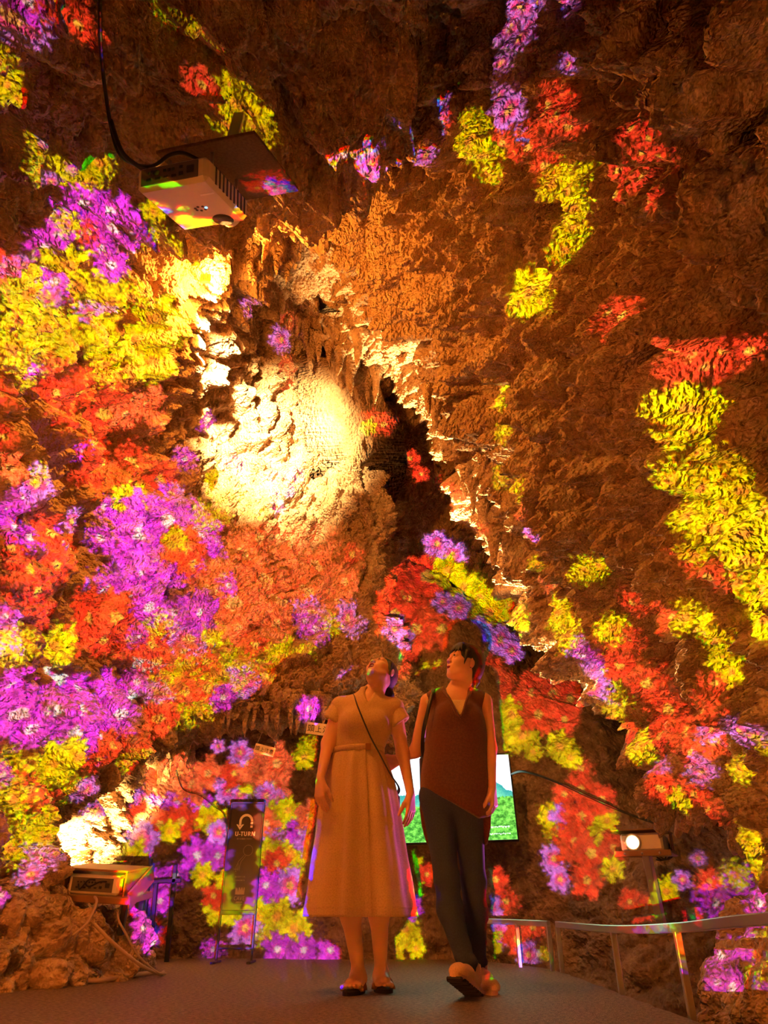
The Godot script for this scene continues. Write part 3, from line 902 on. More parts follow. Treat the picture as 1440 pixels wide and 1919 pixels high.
func targets_right() -> Array:
	return [
		1.11,2.28,-4.42,0.09,4, 0.88,2.33,-3.80,0.07,3, 0.80,2.50,-3.75,0.08,4, 0.82,3.08,-4.29,0.10,2, 1.13,2.03,-4.29,0.11,2, 1.14,1.72,-4.07,0.09,3, 1.30,1.61,-4.26,0.09,3, 1.36,1.49,-4.22,0.10,2,
		1.58,1.37,-4.70,0.11,1, 1.42,1.64,-4.18,0.08,2, 1.11,2.48,-4.50,0.08,2, 1.53,1.20,-4.37,0.10,2, 1.55,1.04,-4.18,0.08,3, 0.24,3.96,-1.91,0.08,3, 0.26,3.92,-1.96,0.09,3, 0.25,3.95,-2.06,0.08,3,
		0.25,3.91,-2.12,0.08,3, 0.23,3.92,-2.21,0.07,3, 0.23,3.87,-2.27,0.07,3, 0.19,3.89,-2.03,0.05,2, 0.29,3.88,-2.10,0.06,1, 0.40,3.74,-2.05,0.08,2, 0.42,3.64,-2.06,0.12,2, 0.48,3.61,-2.13,0.11,2,
		0.51,3.57,-2.19,0.09,2, 0.41,3.64,-2.15,0.05,2, 0.57,3.65,-1.48,0.09,3, 0.60,3.49,-1.39,0.06,3, 0.55,3.66,-1.55,0.07,3, 0.57,3.55,-1.54,0.06,3, 0.65,3.31,-1.31,0.06,3, 0.71,3.20,-1.47,0.05,3,
		0.51,3.55,-1.64,0.05,3, 0.52,3.61,-1.82,0.07,3, 0.57,3.53,-1.84,0.07,3, 0.60,3.34,-1.86,0.06,3, 0.61,3.24,-1.86,0.05,3, 0.66,3.30,-1.71,0.10,1, 0.72,3.25,-1.70,0.08,1, 0.77,3.23,-1.74,0.07,1,
		0.63,3.25,-1.84,0.07,1, 0.76,3.42,-2.04,0.08,1, 0.55,3.47,-1.96,0.08,1, 0.61,3.46,-2.01,0.06,1, 0.82,3.39,-2.10,0.09,2, 0.84,3.23,-2.04,0.10,2, 0.89,3.21,-2.11,0.10,2, 0.91,3.23,-2.24,0.09,2,
		0.92,3.24,-2.38,0.08,2, 0.78,2.50,-1.30,0.04,1, 0.82,2.43,-1.29,0.05,1, 0.80,2.42,-1.34,0.05,1, 0.85,2.39,-1.33,0.05,1, 0.91,2.59,-1.53,0.05,1, 0.92,2.85,-1.68,0.05,1, 0.86,2.37,-1.47,0.04,1,
		0.91,2.80,-1.76,0.05,1, 0.78,3.23,-2.65,0.12,2, 0.80,3.04,-2.55,0.07,2, 0.74,3.24,-2.73,0.07,2, 0.97,2.51,-2.13,0.08,1, 0.96,2.60,-2.19,0.06,1, 1.12,2.10,-1.92,0.09,1, 1.19,2.07,-1.93,0.07,1,
		1.05,2.11,-1.90,0.07,1, 1.21,2.08,-1.87,0.06,1, 1.27,2.03,-1.81,0.06,1, 1.07,1.97,-2.03,0.07,2, 1.14,1.96,-2.05,0.08,2, 1.09,1.93,-2.21,0.06,2, 1.19,1.93,-2.14,0.07,2, 1.16,1.81,-2.11,0.07,2,
		1.27,1.83,-2.21,0.07,2, 1.17,1.86,-2.37,0.09,2, 1.25,1.79,-2.34,0.10,2, 1.34,1.72,-2.39,0.11,2, 1.36,1.72,-2.53,0.10,2, 1.34,1.56,-2.28,0.09,2, 1.34,1.46,-2.30,0.09,2, 1.39,1.46,-2.50,0.09,2,
		1.36,1.34,-2.32,0.08,2, 1.52,1.35,-2.61,0.09,2, 1.26,1.77,-2.53,0.08,2, 1.40,1.76,-2.30,0.08,2, 1.41,1.64,-2.25,0.07,2, 1.34,1.53,-2.60,0.07,1, 1.33,1.66,-2.72,0.07,1, 1.34,1.67,-2.68,0.06,2,
		1.38,1.84,-3.63,0.09,1, 1.43,1.76,-4.02,0.10,1, 1.40,1.52,-3.05,0.09,2, 1.35,1.40,-2.86,0.08,2, 1.40,1.34,-2.85,0.08,2, 1.53,1.34,-3.06,0.07,2, 1.60,1.29,-3.13,0.07,2, 1.55,1.26,-3.20,0.06,1,
		1.40,1.59,-3.22,0.07,1, 1.22,2.11,-3.78,0.10,2, 1.26,2.10,-3.70,0.08,2, 1.39,1.81,-3.98,0.11,2, 1.40,1.70,-3.85,0.09,1, 1.44,1.63,-4.14,0.10,1, 1.52,1.48,-3.98,0.14,1, 1.72,1.39,-4.23,0.15,1,
		1.69,1.21,-4.00,0.12,1, 1.43,1.13,-3.17,0.09,1, 1.61,1.23,-4.21,0.13,1, 1.66,1.08,-3.92,0.10,1, 1.77,1.12,-3.81,0.10,1, 1.76,1.18,-3.82,0.09,3, 1.57,1.03,-3.16,0.07,3, 1.52,0.96,-2.92,0.05,3,
		1.60,0.98,-3.82,0.10,3, 1.63,0.95,-3.76,0.08,3, 1.58,0.93,-2.97,0.06,2, 1.67,0.92,-3.45,0.08,2, 1.57,0.93,-4.18,0.09,1, 1.60,0.90,-4.01,0.09,1, 1.59,0.85,-3.81,0.08,1, 1.60,0.77,-3.74,0.08,1,
		1.57,0.85,-4.04,0.07,2, 1.61,0.60,-3.44,0.10,2, 1.66,0.56,-3.42,0.09,2, 1.69,0.48,-3.58,0.07,2, 2.16,0.47,-5.22,0.12,4, 2.14,0.38,-5.14,0.14,0, 2.31,0.47,-5.06,0.14,0, 1.88,0.37,-3.98,0.11,0,
		2.29,0.53,-5.08,0.12,2, 1.61,0.22,-3.71,0.10,0, 1.68,0.14,-4.09,0.11,0, 1.52,0.10,-3.47,0.09,2, 1.59,0.03,-3.82,0.10,0, 1.51,0.03,-3.40,0.10,0, 1.57,-0.04,-3.95,0.09,0, 1.64,0.17,-3.54,0.08,4,
		1.64,0.23,-3.56,0.07,2, 1.46,-0.03,-3.47,0.09,0, 1.58,0.04,-3.97,0.08,0, 0.71,3.23,-3.61,0.11,2, 0.82,3.24,-3.92,0.09,2, 0.80,2.59,-3.70,0.10,2, 1.15,1.85,-4.20,0.12,2, 1.20,1.68,-4.09,0.08,0,
		1.29,1.53,-4.25,0.10,3, 1.44,1.45,-4.48,0.10,2,
	]


func targets_back() -> Array:
	return [
		-1.94,1.10,-6.00,0.12,3, -1.85,1.11,-6.13,0.13,0, -1.74,1.13,-6.29,0.14,0, -1.65,1.18,-6.34,0.13,0, -1.55,1.10,-6.36,0.11,0, -1.97,0.99,-6.09,0.13,1, -1.85,0.94,-6.22,0.15,1, -1.69,0.97,-6.29,0.16,1,
		-1.56,0.98,-6.38,0.09,1, -1.96,0.82,-6.16,0.17,3, -2.01,0.68,-6.13,0.15,2, -1.77,0.89,-6.27,0.10,2, -1.84,0.54,-6.26,0.15,0, -1.71,0.58,-6.39,0.13,0, -1.55,0.72,-6.40,0.16,0, -1.39,0.72,-6.45,0.13,0,
		-1.92,0.50,-6.14,0.15,0, -1.40,0.35,-4.65,0.09,0, -1.79,0.39,-6.32,0.11,0, -1.38,0.24,-4.63,0.08,0, -1.36,0.16,-4.81,0.08,0, -1.47,1.00,-6.38,0.14,2, -1.40,0.90,-6.43,0.11,3, -1.66,1.27,-6.35,0.18,4,
		-1.77,1.33,-6.18,0.18,4, -1.55,1.37,-6.42,0.16,4, -1.90,1.29,-6.18,0.16,4, -1.35,1.24,-6.42,0.14,3, -1.25,1.19,-6.42,0.10,3, -1.18,1.31,-6.47,0.13,2, -1.07,1.32,-6.54,0.10,2, -1.33,1.38,-6.48,0.14,1,
		-1.15,1.43,-6.54,0.17,4, -0.99,1.29,-6.51,0.19,4, -0.97,1.48,-6.56,0.19,4, -1.25,1.48,-6.51,0.14,4, -1.03,1.20,-6.50,0.12,3, -0.93,1.18,-6.48,0.10,3, -1.31,1.57,-6.54,0.12,3, -1.50,1.61,-6.47,0.07,3,
		-0.92,1.03,-6.45,0.14,2, -1.01,0.97,-6.47,0.14,4, -0.83,1.07,-6.46,0.12,2, -0.92,0.82,-6.45,0.14,3, -0.96,0.74,-6.42,0.13,2, -0.77,0.73,-6.37,0.15,2, -0.89,0.66,-6.42,0.13,1, -0.74,0.58,-6.39,0.11,2,
		-0.76,0.50,-6.35,0.15,3, -0.95,0.39,-6.39,0.17,0, -0.85,0.28,-6.34,0.15,2, -0.71,0.20,-6.35,0.15,2, -0.70,0.90,-6.45,0.14,0, -0.62,0.81,-6.37,0.13,3, -0.64,1.03,-6.47,0.14,4, -0.96,0.50,-6.40,0.13,0,
		-1.03,0.28,-6.44,0.15,2, -1.11,0.20,-6.46,0.15,3, -1.25,0.31,-6.46,0.11,2, -1.34,0.35,-6.46,0.15,2, -1.39,0.43,-6.44,0.11,1, -1.32,0.54,-6.47,0.09,2, -1.50,0.58,-6.44,0.11,2, -0.93,0.13,-6.40,0.11,2,
		-1.35,0.06,-6.45,0.11,0, -0.83,0.06,-6.38,0.13,0, -0.62,0.06,-6.30,0.12,0, -0.41,0.06,-6.31,0.12,0, -0.25,0.13,-6.29,0.10,0, -0.12,0.21,-6.28,0.12,0, 0.17,0.20,-6.32,0.13,2, 0.21,0.35,-6.34,0.11,0,
		0.22,0.50,-6.37,0.12,2, 0.08,0.06,-6.32,0.10,2, 0.25,0.07,-6.28,0.08,2, 0.22,0.65,-6.36,0.11,2, 0.35,0.58,-6.36,0.09,1, 0.90,0.54,-6.25,0.11,1, 0.96,0.39,-6.20,0.13,1, 0.84,0.35,-6.24,0.10,3,
		0.90,0.17,-6.23,0.12,3, 0.80,0.10,-6.26,0.12,2, 1.01,0.14,-6.15,0.12,1, 1.07,0.04,-6.06,0.10,3, 1.16,0.05,-5.93,0.06,2, 1.12,0.21,-6.04,0.10,1, 1.33,0.98,-6.01,0.11,2, 1.35,0.86,-5.98,0.11,2,
		1.44,0.98,-5.96,0.13,3, 1.31,0.67,-5.93,0.12,3, 1.34,0.53,-5.93,0.10,3, 1.57,0.97,-5.95,0.17,1, 1.49,0.78,-5.90,0.19,1, 1.57,0.70,-5.81,0.18,1, 1.68,0.85,-5.80,0.12,2, 1.74,0.93,-5.85,0.10,2,
		1.71,0.73,-5.70,0.12,1, 1.50,0.52,-5.77,0.14,1, 1.68,0.59,-5.69,0.10,2, 1.74,1.09,-5.90,0.13,1, 1.60,1.18,-5.97,0.13,1, 1.46,1.14,-5.97,0.11,1, 1.76,0.35,-5.46,0.11,1, 1.71,0.38,-5.51,0.09,1,
		1.93,0.44,-5.37,0.11,2, 2.03,0.51,-5.31,0.07,3, 1.84,0.35,-5.37,0.07,2, 2.18,0.50,-5.23,0.09,1, 2.16,0.64,-5.29,0.07,3, 2.03,0.29,-5.25,0.07,1, 0.24,3.31,-7.08,0.35,1, 0.50,3.71,-7.39,0.31,1,
		0.34,2.88,-6.90,0.28,1, 0.61,2.85,-6.81,0.28,1, 0.82,2.73,-6.81,0.25,1, 0.12,3.12,-7.06,0.23,1, 0.96,2.44,-6.79,0.24,1, 1.10,2.27,-6.74,0.21,1, 1.11,2.02,-6.57,0.20,1, 0.15,2.33,-6.11,0.17,1,
		0.65,4.18,-7.48,0.19,3, 0.84,4.07,-7.54,0.19,3, 0.79,3.96,-7.77,0.23,2, 0.97,3.71,-7.70,0.23,2, 1.18,3.64,-7.87,0.23,2, 1.25,3.34,-7.61,0.22,2, 1.00,2.30,-5.10,0.15,2, 0.82,3.19,-7.08,0.15,3,
		1.02,2.91,-6.99,0.14,3, 1.26,2.83,-7.10,0.17,3, 1.35,2.69,-7.03,0.14,3, 0.65,3.26,-7.09,0.12,3, 0.10,2.60,-6.13,0.12,3, 0.20,2.48,-6.10,0.10,3, 0.47,2.30,-6.66,0.16,2, 0.09,1.89,-5.73,0.09,0,
		-0.26,1.94,-5.59,0.13,3, 1.18,1.88,-6.43,0.17,2, 1.24,1.68,-6.36,0.17,2, 1.05,1.64,-6.39,0.14,2, 1.42,2.11,-6.55,0.20,1, 1.68,2.17,-6.77,0.24,1, 1.81,2.10,-6.70,0.18,1, 1.41,1.87,-6.38,0.19,1,
		1.63,1.81,-6.32,0.14,1, 1.50,1.53,-6.09,0.14,2, 1.63,1.34,-5.99,0.13,1, 1.30,1.52,-6.25,0.09,2, 1.57,1.44,-6.05,0.11,2, -0.64,1.63,-6.58,0.17,2, -0.72,1.52,-6.51,0.12,2, -0.59,1.71,-5.51,0.11,0,
		-0.12,5.03,-6.05,0.16,1, 0.00,4.96,-6.06,0.16,1, 0.54,3.39,-4.95,0.12,1, 0.63,3.31,-4.99,0.10,1, 0.42,4.61,-6.58,0.11,1, 0.29,4.64,-6.31,0.12,1, -0.16,4.59,-5.66,0.10,2, 0.78,3.01,-4.91,0.08,1,
	]


func targets_stalactites() -> Array:
	return [
		-0.86,5.48,-5.07,0.16,6, -0.73,5.32,-5.21,0.32,6, -0.61,4.99,-4.86,0.20,6, -0.53,5.00,-4.94,0.18,6, -0.40,4.83,-4.87,0.22,6, -0.33,4.78,-4.99,0.28,7, -0.22,4.60,-4.45,0.23,7, -0.16,4.92,-5.23,0.32,7,
		-0.07,4.71,-4.91,0.35,7, -0.41,4.76,-5.05,0.20,6, -0.78,5.42,-5.08,0.21,6, -0.92,5.42,-4.94,0.16,6, -0.91,5.06,-4.40,0.14,6, -0.80,3.39,-2.51,0.11,6, -0.95,4.35,-3.34,0.17,6, -0.76,3.46,-2.49,0.10,6,
		-0.75,4.04,-2.99,0.14,6, -0.80,4.57,-3.52,0.14,6, -0.92,4.30,-3.44,0.11,6, -0.76,4.74,-3.77,0.13,6, -0.16,4.76,-5.62,0.38,8, -0.12,5.09,-5.99,0.35,8, -0.05,5.04,-5.97,0.32,8, 0.03,4.94,-5.89,0.29,8,
		-0.22,4.62,-5.61,0.27,8, 0.12,4.91,-6.09,0.15,8, -0.48,4.82,-5.44,0.19,6, -0.35,4.74,-5.50,0.13,6, 0.33,3.74,-4.12,0.16,7, 0.42,3.92,-4.55,0.18,7, 0.67,3.49,-4.86,0.20,7, 0.70,3.22,-4.64,0.17,7,
		0.80,3.13,-4.87,0.20,7, 0.85,2.83,-4.76,0.21,7, -1.22,1.68,-5.49,0.10,6, -1.12,1.69,-5.64,0.13,6, -0.94,1.71,-5.60,0.12,6, -0.84,1.70,-5.50,0.11,6, -0.73,1.69,-5.43,0.15,6, -0.67,1.69,-5.52,0.13,6,
		-0.61,1.74,-5.50,0.17,6, -0.56,1.79,-5.60,0.17,6, -1.04,1.72,-5.64,0.08,6, -0.47,1.76,-5.57,0.13,6, -1.60,1.48,-5.80,0.13,6, -1.69,1.40,-5.86,0.15,6, -1.77,1.30,-5.74,0.13,6,
	]




# ---------------------------------------------------------------- smooth bodies
# A body is a list of blobs: [op, a, b, ra, rb, k]: op 0 joins a tapered capsule, 1 carves one out, 2 joins an ellipsoid (b: its radii), 3 carves an ellipsoid, 4 keeps only what lies under a plane (a: point, b: normal).
func field(p: Vector3, blobs: Array) -> float:
	var d := 10.0
	for q in blobs:
		var op: int = q[0]
		var a: Vector3 = q[1]
		var b: Vector3 = q[2]
		var e: float
		if op < 2:
			var pa := p - a
			var ba := b - a
			var h := clampf(pa.dot(ba) / maxf(ba.length_squared(), 1e-9), 0.0, 1.0)
			var ra: float = q[3]
			var rb: float = q[4]
			e = (pa - ba * h).length() - ra - (rb - ra) * h
		elif op < 4:
			var l: Vector3 = p - a
			if q.size() > 6:
				l = q[6] * l
			var k0 := (l / b).length()
			var k1 := (l / (b * b)).length()
			e = k0 * (k0 - 1.0) / maxf(k1, 1e-6)
		else:
			d = maxf(d, (p - a).dot(b))
			continue
		var k: float = q[5]
		if op == 0 or op == 2:
			var h := maxf(k - absf(d - e), 0.0) / k
			d = minf(d, e) - h * h * k * 0.25
		else:
			var h := maxf(k - absf(-e - d), 0.0) / k
			d = maxf(d, -e) + h * h * k * 0.25
	return d


# surface nets over the blobs; the result is added to arr = [positions, normals, indices]
func net_blobs(blobs: Array, lo: Vector3, hi: Vector3, cell: float, arr: Array, offset := 0.0) -> void:
	var n := Vector3i(((hi - lo) / cell).ceil()) + Vector3i.ONE
	var sy := n.x
	var sz := n.x * n.y
	var val := PackedFloat32Array()
	val.resize(sz * n.z)
	val.fill(1.0)
	var bs := 6
	var live := []
	var reach := bs * cell * 0.5 * 1.75 + cell * 1.5
	for bz in range(0, n.z, bs):
		for by in range(0, n.y, bs):
			for bx in range(0, n.x, bs):
				var c := lo + Vector3(bx + bs * 0.5, by + bs * 0.5, bz + bs * 0.5) * cell
				var dc := field(c, blobs) - offset
				if absf(dc) > reach + absf(offset):
					if dc < 0.0:
						for z in range(bz, mini(bz + bs, n.z)):
							for y in range(by, mini(by + bs, n.y)):
								for x in range(bx, mini(bx + bs, n.x)):
									val[z * sz + y * sy + x] = -1.0
					continue
				# the blobs that matter in this block
				var near := []
				for q in blobs:
					if q[0] < 2:
						var a: Vector3 = q[1]
						var b: Vector3 = q[2]
						var h := clampf((c - a).dot(b - a) / maxf((b - a).length_squared(), 1e-9), 0.0, 1.0)
						if (c - a - (b - a) * h).length() - maxf(q[3], q[4]) > reach + q[5] + 0.01 + absf(offset):
							continue
					elif q[0] < 4:
						var r: Vector3 = q[2]
						if (c - q[1]).length() - maxf(r.x, maxf(r.y, r.z)) > reach + q[5] + 0.01 + absf(offset):
							continue
					near.append(q)
				live.append(Vector3i(bx, by, bz))
				for z in range(bz, mini(bz + bs, n.z)):
					for y in range(by, mini(by + bs, n.y)):
						for x in range(bx, mini(bx + bs, n.x)):
							val[z * sz + y * sy + x] = field(lo + Vector3(x, y, z) * cell, near) - offset
	var pos: PackedVector3Array = arr[0]
	var idx: PackedInt32Array = arr[2]
	var at := {}
	var first := pos.size()
	for blk: Vector3i in live:
		for z in range(blk.z, mini(blk.z + bs, n.z - 1)):
			for y in range(blk.y, mini(blk.y + bs, n.y - 1)):
				for x in range(blk.x, mini(blk.x + bs, n.x - 1)):
					var k := z * sz + y * sy + x
					var v := [val[k], val[k + 1], val[k + sy], val[k + sy + 1], val[k + sz], val[k + sz + 1], val[k + sz + sy], val[k + sz + sy + 1]]
					var m := 0
					for i in 8:
						if v[i] < 0.0:
							m += 1
					if m == 0 or m == 8:
						continue
					var sum := Vector3.ZERO
					var cnt := 0
					for e in EDGES:
						var a: float = v[e[0]]
						var b: float = v[e[1]]
						if (a < 0.0) != (b < 0.0):
							var t := a / (a - b)
							var p0 := Vector3(e[0] & 1, (e[0] >> 1) & 1, e[0] >> 2)
							var p1 := Vector3(e[1] & 1, (e[1] >> 1) & 1, e[1] >> 2)
							sum += p0.lerp(p1, t)
							cnt += 1
					at[k] = pos.size()
					pos.append(lo + (Vector3(x, y, z) + sum / cnt) * cell)
	for k: int in at:
		var x := k % n.x
		var y := (k / sy) % n.y
		var z := k / sz
		var a0 := val[k] < 0.0
		for axis in 3:
			var st: int = [1, sy, sz][axis]
			var su: int = [sy, sz, 1][axis]
			var sv: int = [sz, 1, sy][axis]
			if [y, z, x][axis] == 0 or [z, x, y][axis] == 0:
				continue
			var a1 := val[k + st] < 0.0
			if a0 == a1:
				continue
			var i0 = at.get(k)
			var i1 = at.get(k - su)
			var i2 = at.get(k - su - sv)
			var i3 = at.get(k - sv)
			if i1 == null or i2 == null or i3 == null:
				continue
			if a0:
				idx.append_array([i0, i2, i1, i0, i3, i2])
			else:
				idx.append_array([i0, i1, i2, i0, i2, i3])
	arr[0] = pos
	arr[2] = idx


const EDGES := [[0, 1], [2, 3], [4, 5], [6, 7], [0, 2], [1, 3], [4, 6], [5, 7], [0, 4], [1, 5], [2, 6], [3, 7]]


func blob_mesh(arr: Array) -> ArrayMesh:
	var pos: PackedVector3Array = arr[0]
	var idx: PackedInt32Array = arr[2]
	var nor := PackedVector3Array()
	nor.resize(pos.size())
	for t in range(0, idx.size(), 3):
		var a := idx[t]
		var b := idx[t + 1]
		var c := idx[t + 2]
		var f := (pos[c] - pos[a]).cross(pos[b] - pos[a])
		nor[a] += f
		nor[b] += f
		nor[c] += f
	for i in nor.size():
		nor[i] = nor[i].normalized()
	var out := []
	out.resize(Mesh.ARRAY_MAX)
	out[Mesh.ARRAY_VERTEX] = pos
	out[Mesh.ARRAY_NORMAL] = nor
	out[Mesh.ARRAY_INDEX] = idx
	var m := ArrayMesh.new()
	m.add_surface_from_arrays(Mesh.PRIMITIVE_TRIANGLES, out)
	return m


func blobs_to_mesh(blobs: Array, lo: Vector3, hi: Vector3, cell: float, offset := 0.0) -> ArrayMesh:
	var arr := [PackedVector3Array(), PackedVector3Array(), PackedInt32Array()]
	net_blobs(blobs, lo, hi, cell, arr, offset)
	return blob_mesh(arr)


func cap(a: Vector3, b: Vector3, ra: float, rb: float, k := 0.03) -> Array:
	return [0, a, b, ra, rb, k]


func ell(a: Vector3, r: Vector3, k := 0.03, turn := Basis.IDENTITY) -> Array:
	return [2, a, r, 0.0, 0.0, k, turn.inverse()]


# a ring-by-ring surface: each ring is [centre, half width, half depth, turn]; fold(angle, v) moves it in or out
func loft(rings: Array, sides: int, fold: Callable, thick := 0.0) -> ArrayMesh:
	var st := st_new()
	st.set_smooth_group(0)
	var grid: Array[PackedVector3Array] = []
	for j in rings.size():
		var r: Array = rings[j]
		var line := PackedVector3Array()
		for k in sides:
			var a := TAU * k / sides
			var f: float = 1.0 + fold.call(a, float(j) / (rings.size() - 1))
			line.append(r[0] + Basis(Vector3.UP, r[3]) * Vector3(cos(a) * r[1] * f, 0, sin(a) * r[2] * f))
		grid.append(line)
	for j in rings.size() - 1:
		for k in sides:
			var k2 := (k + 1) % sides
			quad(st, grid[j][k], grid[j + 1][k], grid[j + 1][k2], grid[j][k2])
	if thick > 0.0:   # the cloth turned in at both ends
		for j in [0, rings.size() - 1]:
			var c: Vector3 = rings[j][0]
			for k in sides:
				var k2 := (k + 1) % sides
				var i0: Vector3 = grid[j][k].lerp(c, thick) + Vector3(0, 0.01, 0)
				var i1: Vector3 = grid[j][k2].lerp(c, thick) + Vector3(0, 0.01, 0)
				if j:
					quad(st, grid[j][k], i0, i1, grid[j][k2])
				else:
					quad(st, grid[j][k], grid[j][k2], i1, i0)
	return done(st)


func spline_rings(keys: Array, n: int) -> Array:
	var out := []
	var m := keys.size() - 1
	for j in n + 1:
		var t := float(j) / n * m
		var k: int = mini(int(t), m - 1)
		var f := t - k
		var a: Array = keys[maxi(k - 1, 0)]
		var b: Array = keys[k]
		var c: Array = keys[k + 1]
		var d: Array = keys[mini(k + 2, m)]
		out.append([b[0].cubic_interpolate(c[0], a[0], d[0], f), cubic_interpolate(b[1], c[1], a[1], d[1], f), cubic_interpolate(b[2], c[2], a[2], d[2], f), lerpf(b[3], c[3], f)])
	return out


# ---------------------------------------------------------------- people
# fingers point along f, the palm faces n, the thumb lies on the side s
func hand_blobs(w: Vector3, f: Vector3, n: Vector3, s: Vector3, curl: float, spread := 0.06) -> Array:
	f = f.normalized()
	s = (s - f * s.dot(f)).normalized()
	n = (n - f * n.dot(f) - s * n.dot(s)).normalized()
	var out := []
	var xs := [0.027, 0.0095, -0.0085, -0.025]
	var kn := [0.078, 0.081, 0.077, 0.07]
	var ln := [0.068, 0.076, 0.071, 0.054]
	for i in 4:
		var k: Vector3 = w + s * xs[i] + f * kn[i]
		out.append(cap(w + s * xs[i] * 0.55 + f * 0.004, k, 0.0145, 0.0105, 0.012))
		var dir: Vector3 = (f + s * xs[i] * spread * 30.0).normalized()
		var ang := 0.12 + curl * (0.55 + 0.12 * i)
		var p := k
		for j in 3:
			var d := (dir * cos(ang) + n * sin(ang)).normalized()
			var q: Vector3 = p + d * ln[i] * [0.44, 0.31, 0.25][j]
			out.append(cap(p, q, [0.0098, 0.0088, 0.008][j], [0.0088, 0.008, 0.0068][j], 0.004))
			p = q
			ang += curl * 0.6 + 0.08
	var t0 := w + s * 0.014 + f * 0.018 + n * 0.004
	var t1 := w + s * 0.04 + f * 0.05 + n * 0.014
	var t2 := t1 + (f * 0.85 + s * 0.3 + n * (0.3 + curl * 0.4)).normalized() * 0.032
	var t3 := t2 + (f * 0.9 + s * 0.02 + n * (0.35 + curl * 0.6)).normalized() * 0.026
	out.append(cap(t0, t1, 0.0165, 0.0125, 0.012))
	out.append(cap(t1, t2, 0.0115, 0.0098, 0.006))
	out.append(cap(t2, t3, 0.0098, 0.0075, 0.004))
	return out


func foot_blobs(heel: Vector3, f: Vector3, side: float) -> Array:
	f = f.normalized()
	var s := f.cross(Vector3.UP).normalized() * side   # towards the big toe
	var u := s.cross(f) * side
	var out := [
		cap(heel + u * 0.03, heel + f * 0.07 + u * 0.045, 0.03, 0.03, 0.03),
		cap(heel + f * 0.06 + u * 0.04, heel + f * 0.15 + s * 0.012 + u * 0.022, 0.03, 0.022, 0.03),
		cap(heel + f * 0.05 + u * 0.025 - s * 0.012, heel + f * 0.14 - s * 0.028 + u * 0.016, 0.024, 0.016, 0.025),
	]
	for i in 5:
		var x := 0.032 - i * 0.0165
		var a := heel + f * (0.155 - 0.004 * i * i * 0.5) + s * x + u * 0.014
		var l: float = [0.052, 0.048, 0.042, 0.035, 0.027][i]
		out.append(cap(a - f * 0.02, a + f * l - u * 0.003, 0.0115 if i == 0 else 0.0085, 0.0105 if i == 0 else 0.0072, 0.006))
	return out


func head_blobs(o: Vector3, b: Basis, open_mouth: bool) -> Array:
	var P := func(x: float, y: float, z: float) -> Vector3: return o + b * Vector3(x, y, z)
	var out := [
		ell(P.call(0, 0.035, -0.014), V(0.073, 0.084, 0.09), 0.02, b),
		ell(P.call(0, -0.025, 0.024), V(0.058, 0.078, 0.06), 0.03, b),
		cap(P.call(-0.045, -0.055, 0.01), P.call(-0.012, -0.093, 0.06), 0.02, 0.015, 0.025),
		cap(P.call(0.045, -0.055, 0.01), P.call(0.012, -0.093, 0.06), 0.02, 0.015, 0.025),
		ell(P.call(0, -0.09, 0.066), V(0.017, 0.015, 0.015), 0.02, b),
		ell(P.call(-0.036, -0.018, 0.058), V(0.024, 0.022, 0.022), 0.025, b),
		ell(P.call(0.036, -0.018, 0.058), V(0.024, 0.022, 0.022), 0.025, b),
		cap(P.call(-0.034, 0.033, 0.068), P.call(0.034, 0.033, 0.068), 0.012, 0.012, 0.025),
		[3, P.call(-0.031, 0.01, 0.096), V(0.017, 0.012, 0.016), 0.0, 0.0, 0.014, b.inverse()],
		[3, P.call(0.031, 0.01, 0.096), V(0.017, 0.012, 0.016), 0.0, 0.0, 0.014, b.inverse()],
		cap(P.call(0, 0.02, 0.081), P.call(0, -0.02, 0.0985), 0.007, 0.0095, 0.012),
		ell(P.call(-0.011, -0.024, 0.092), V(0.008, 0.0065, 0.009), 0.006, b),
		ell(P.call(0.011, -0.024, 0.092), V(0.008, 0.0065, 0.009), 0.006, b),
		[1, P.call(-0.006, -0.031, 0.097), P.call(-0.006, -0.024, 0.094), 0.0032, 0.002, 0.003],
		[1, P.call(0.006, -0.031, 0.097), P.call(0.006, -0.024, 0.094), 0.0032, 0.002, 0.003],
		# the lids
		ell(P.call(-0.031, 0.011, 0.074), V(0.016, 0.0125, 0.0125), 0.004, b),
		ell(P.call(0.031, 0.011, 0.074), V(0.016, 0.0125, 0.0125), 0.004, b),
		[3, P.call(-0.031, 0.0085, 0.09), V(0.0125, 0.0048, 0.009), 0.0, 0.0, 0.002, b.inverse()],
		[3, P.call(0.031, 0.0085, 0.09), V(0.0125, 0.0048, 0.009), 0.0, 0.0, 0.002, b.inverse()],
		# the muzzle
		ell(P.call(0, -0.055, 0.07), V(0.028, 0.022, 0.02), 0.02, b),
	]
	for sg in [-1.0, 1.0]:
		out.append(ell(P.call(sg * 0.075, -0.002, -0.012), V(0.008, 0.031, 0.019), 0.006, b * Basis(Vector3.UP, sg * 0.35)))
		out.append([3, P.call(sg * 0.084, 0.003, -0.008), V(0.006, 0.02, 0.01), 0.0, 0.0, 0.005, (b * Basis(Vector3.UP, sg * 0.35)).inverse()])
	if open_mouth:
		out.append([3, P.call(0, -0.058, 0.092), V(0.019, 0.0095, 0.02), 0.0, 0.0, 0.004, b.inverse()])
	else:
		out.append([3, P.call(0, -0.0565, 0.094), V(0.02, 0.0035, 0.012), 0.0, 0.0, 0.004, b.inverse()])
	return out


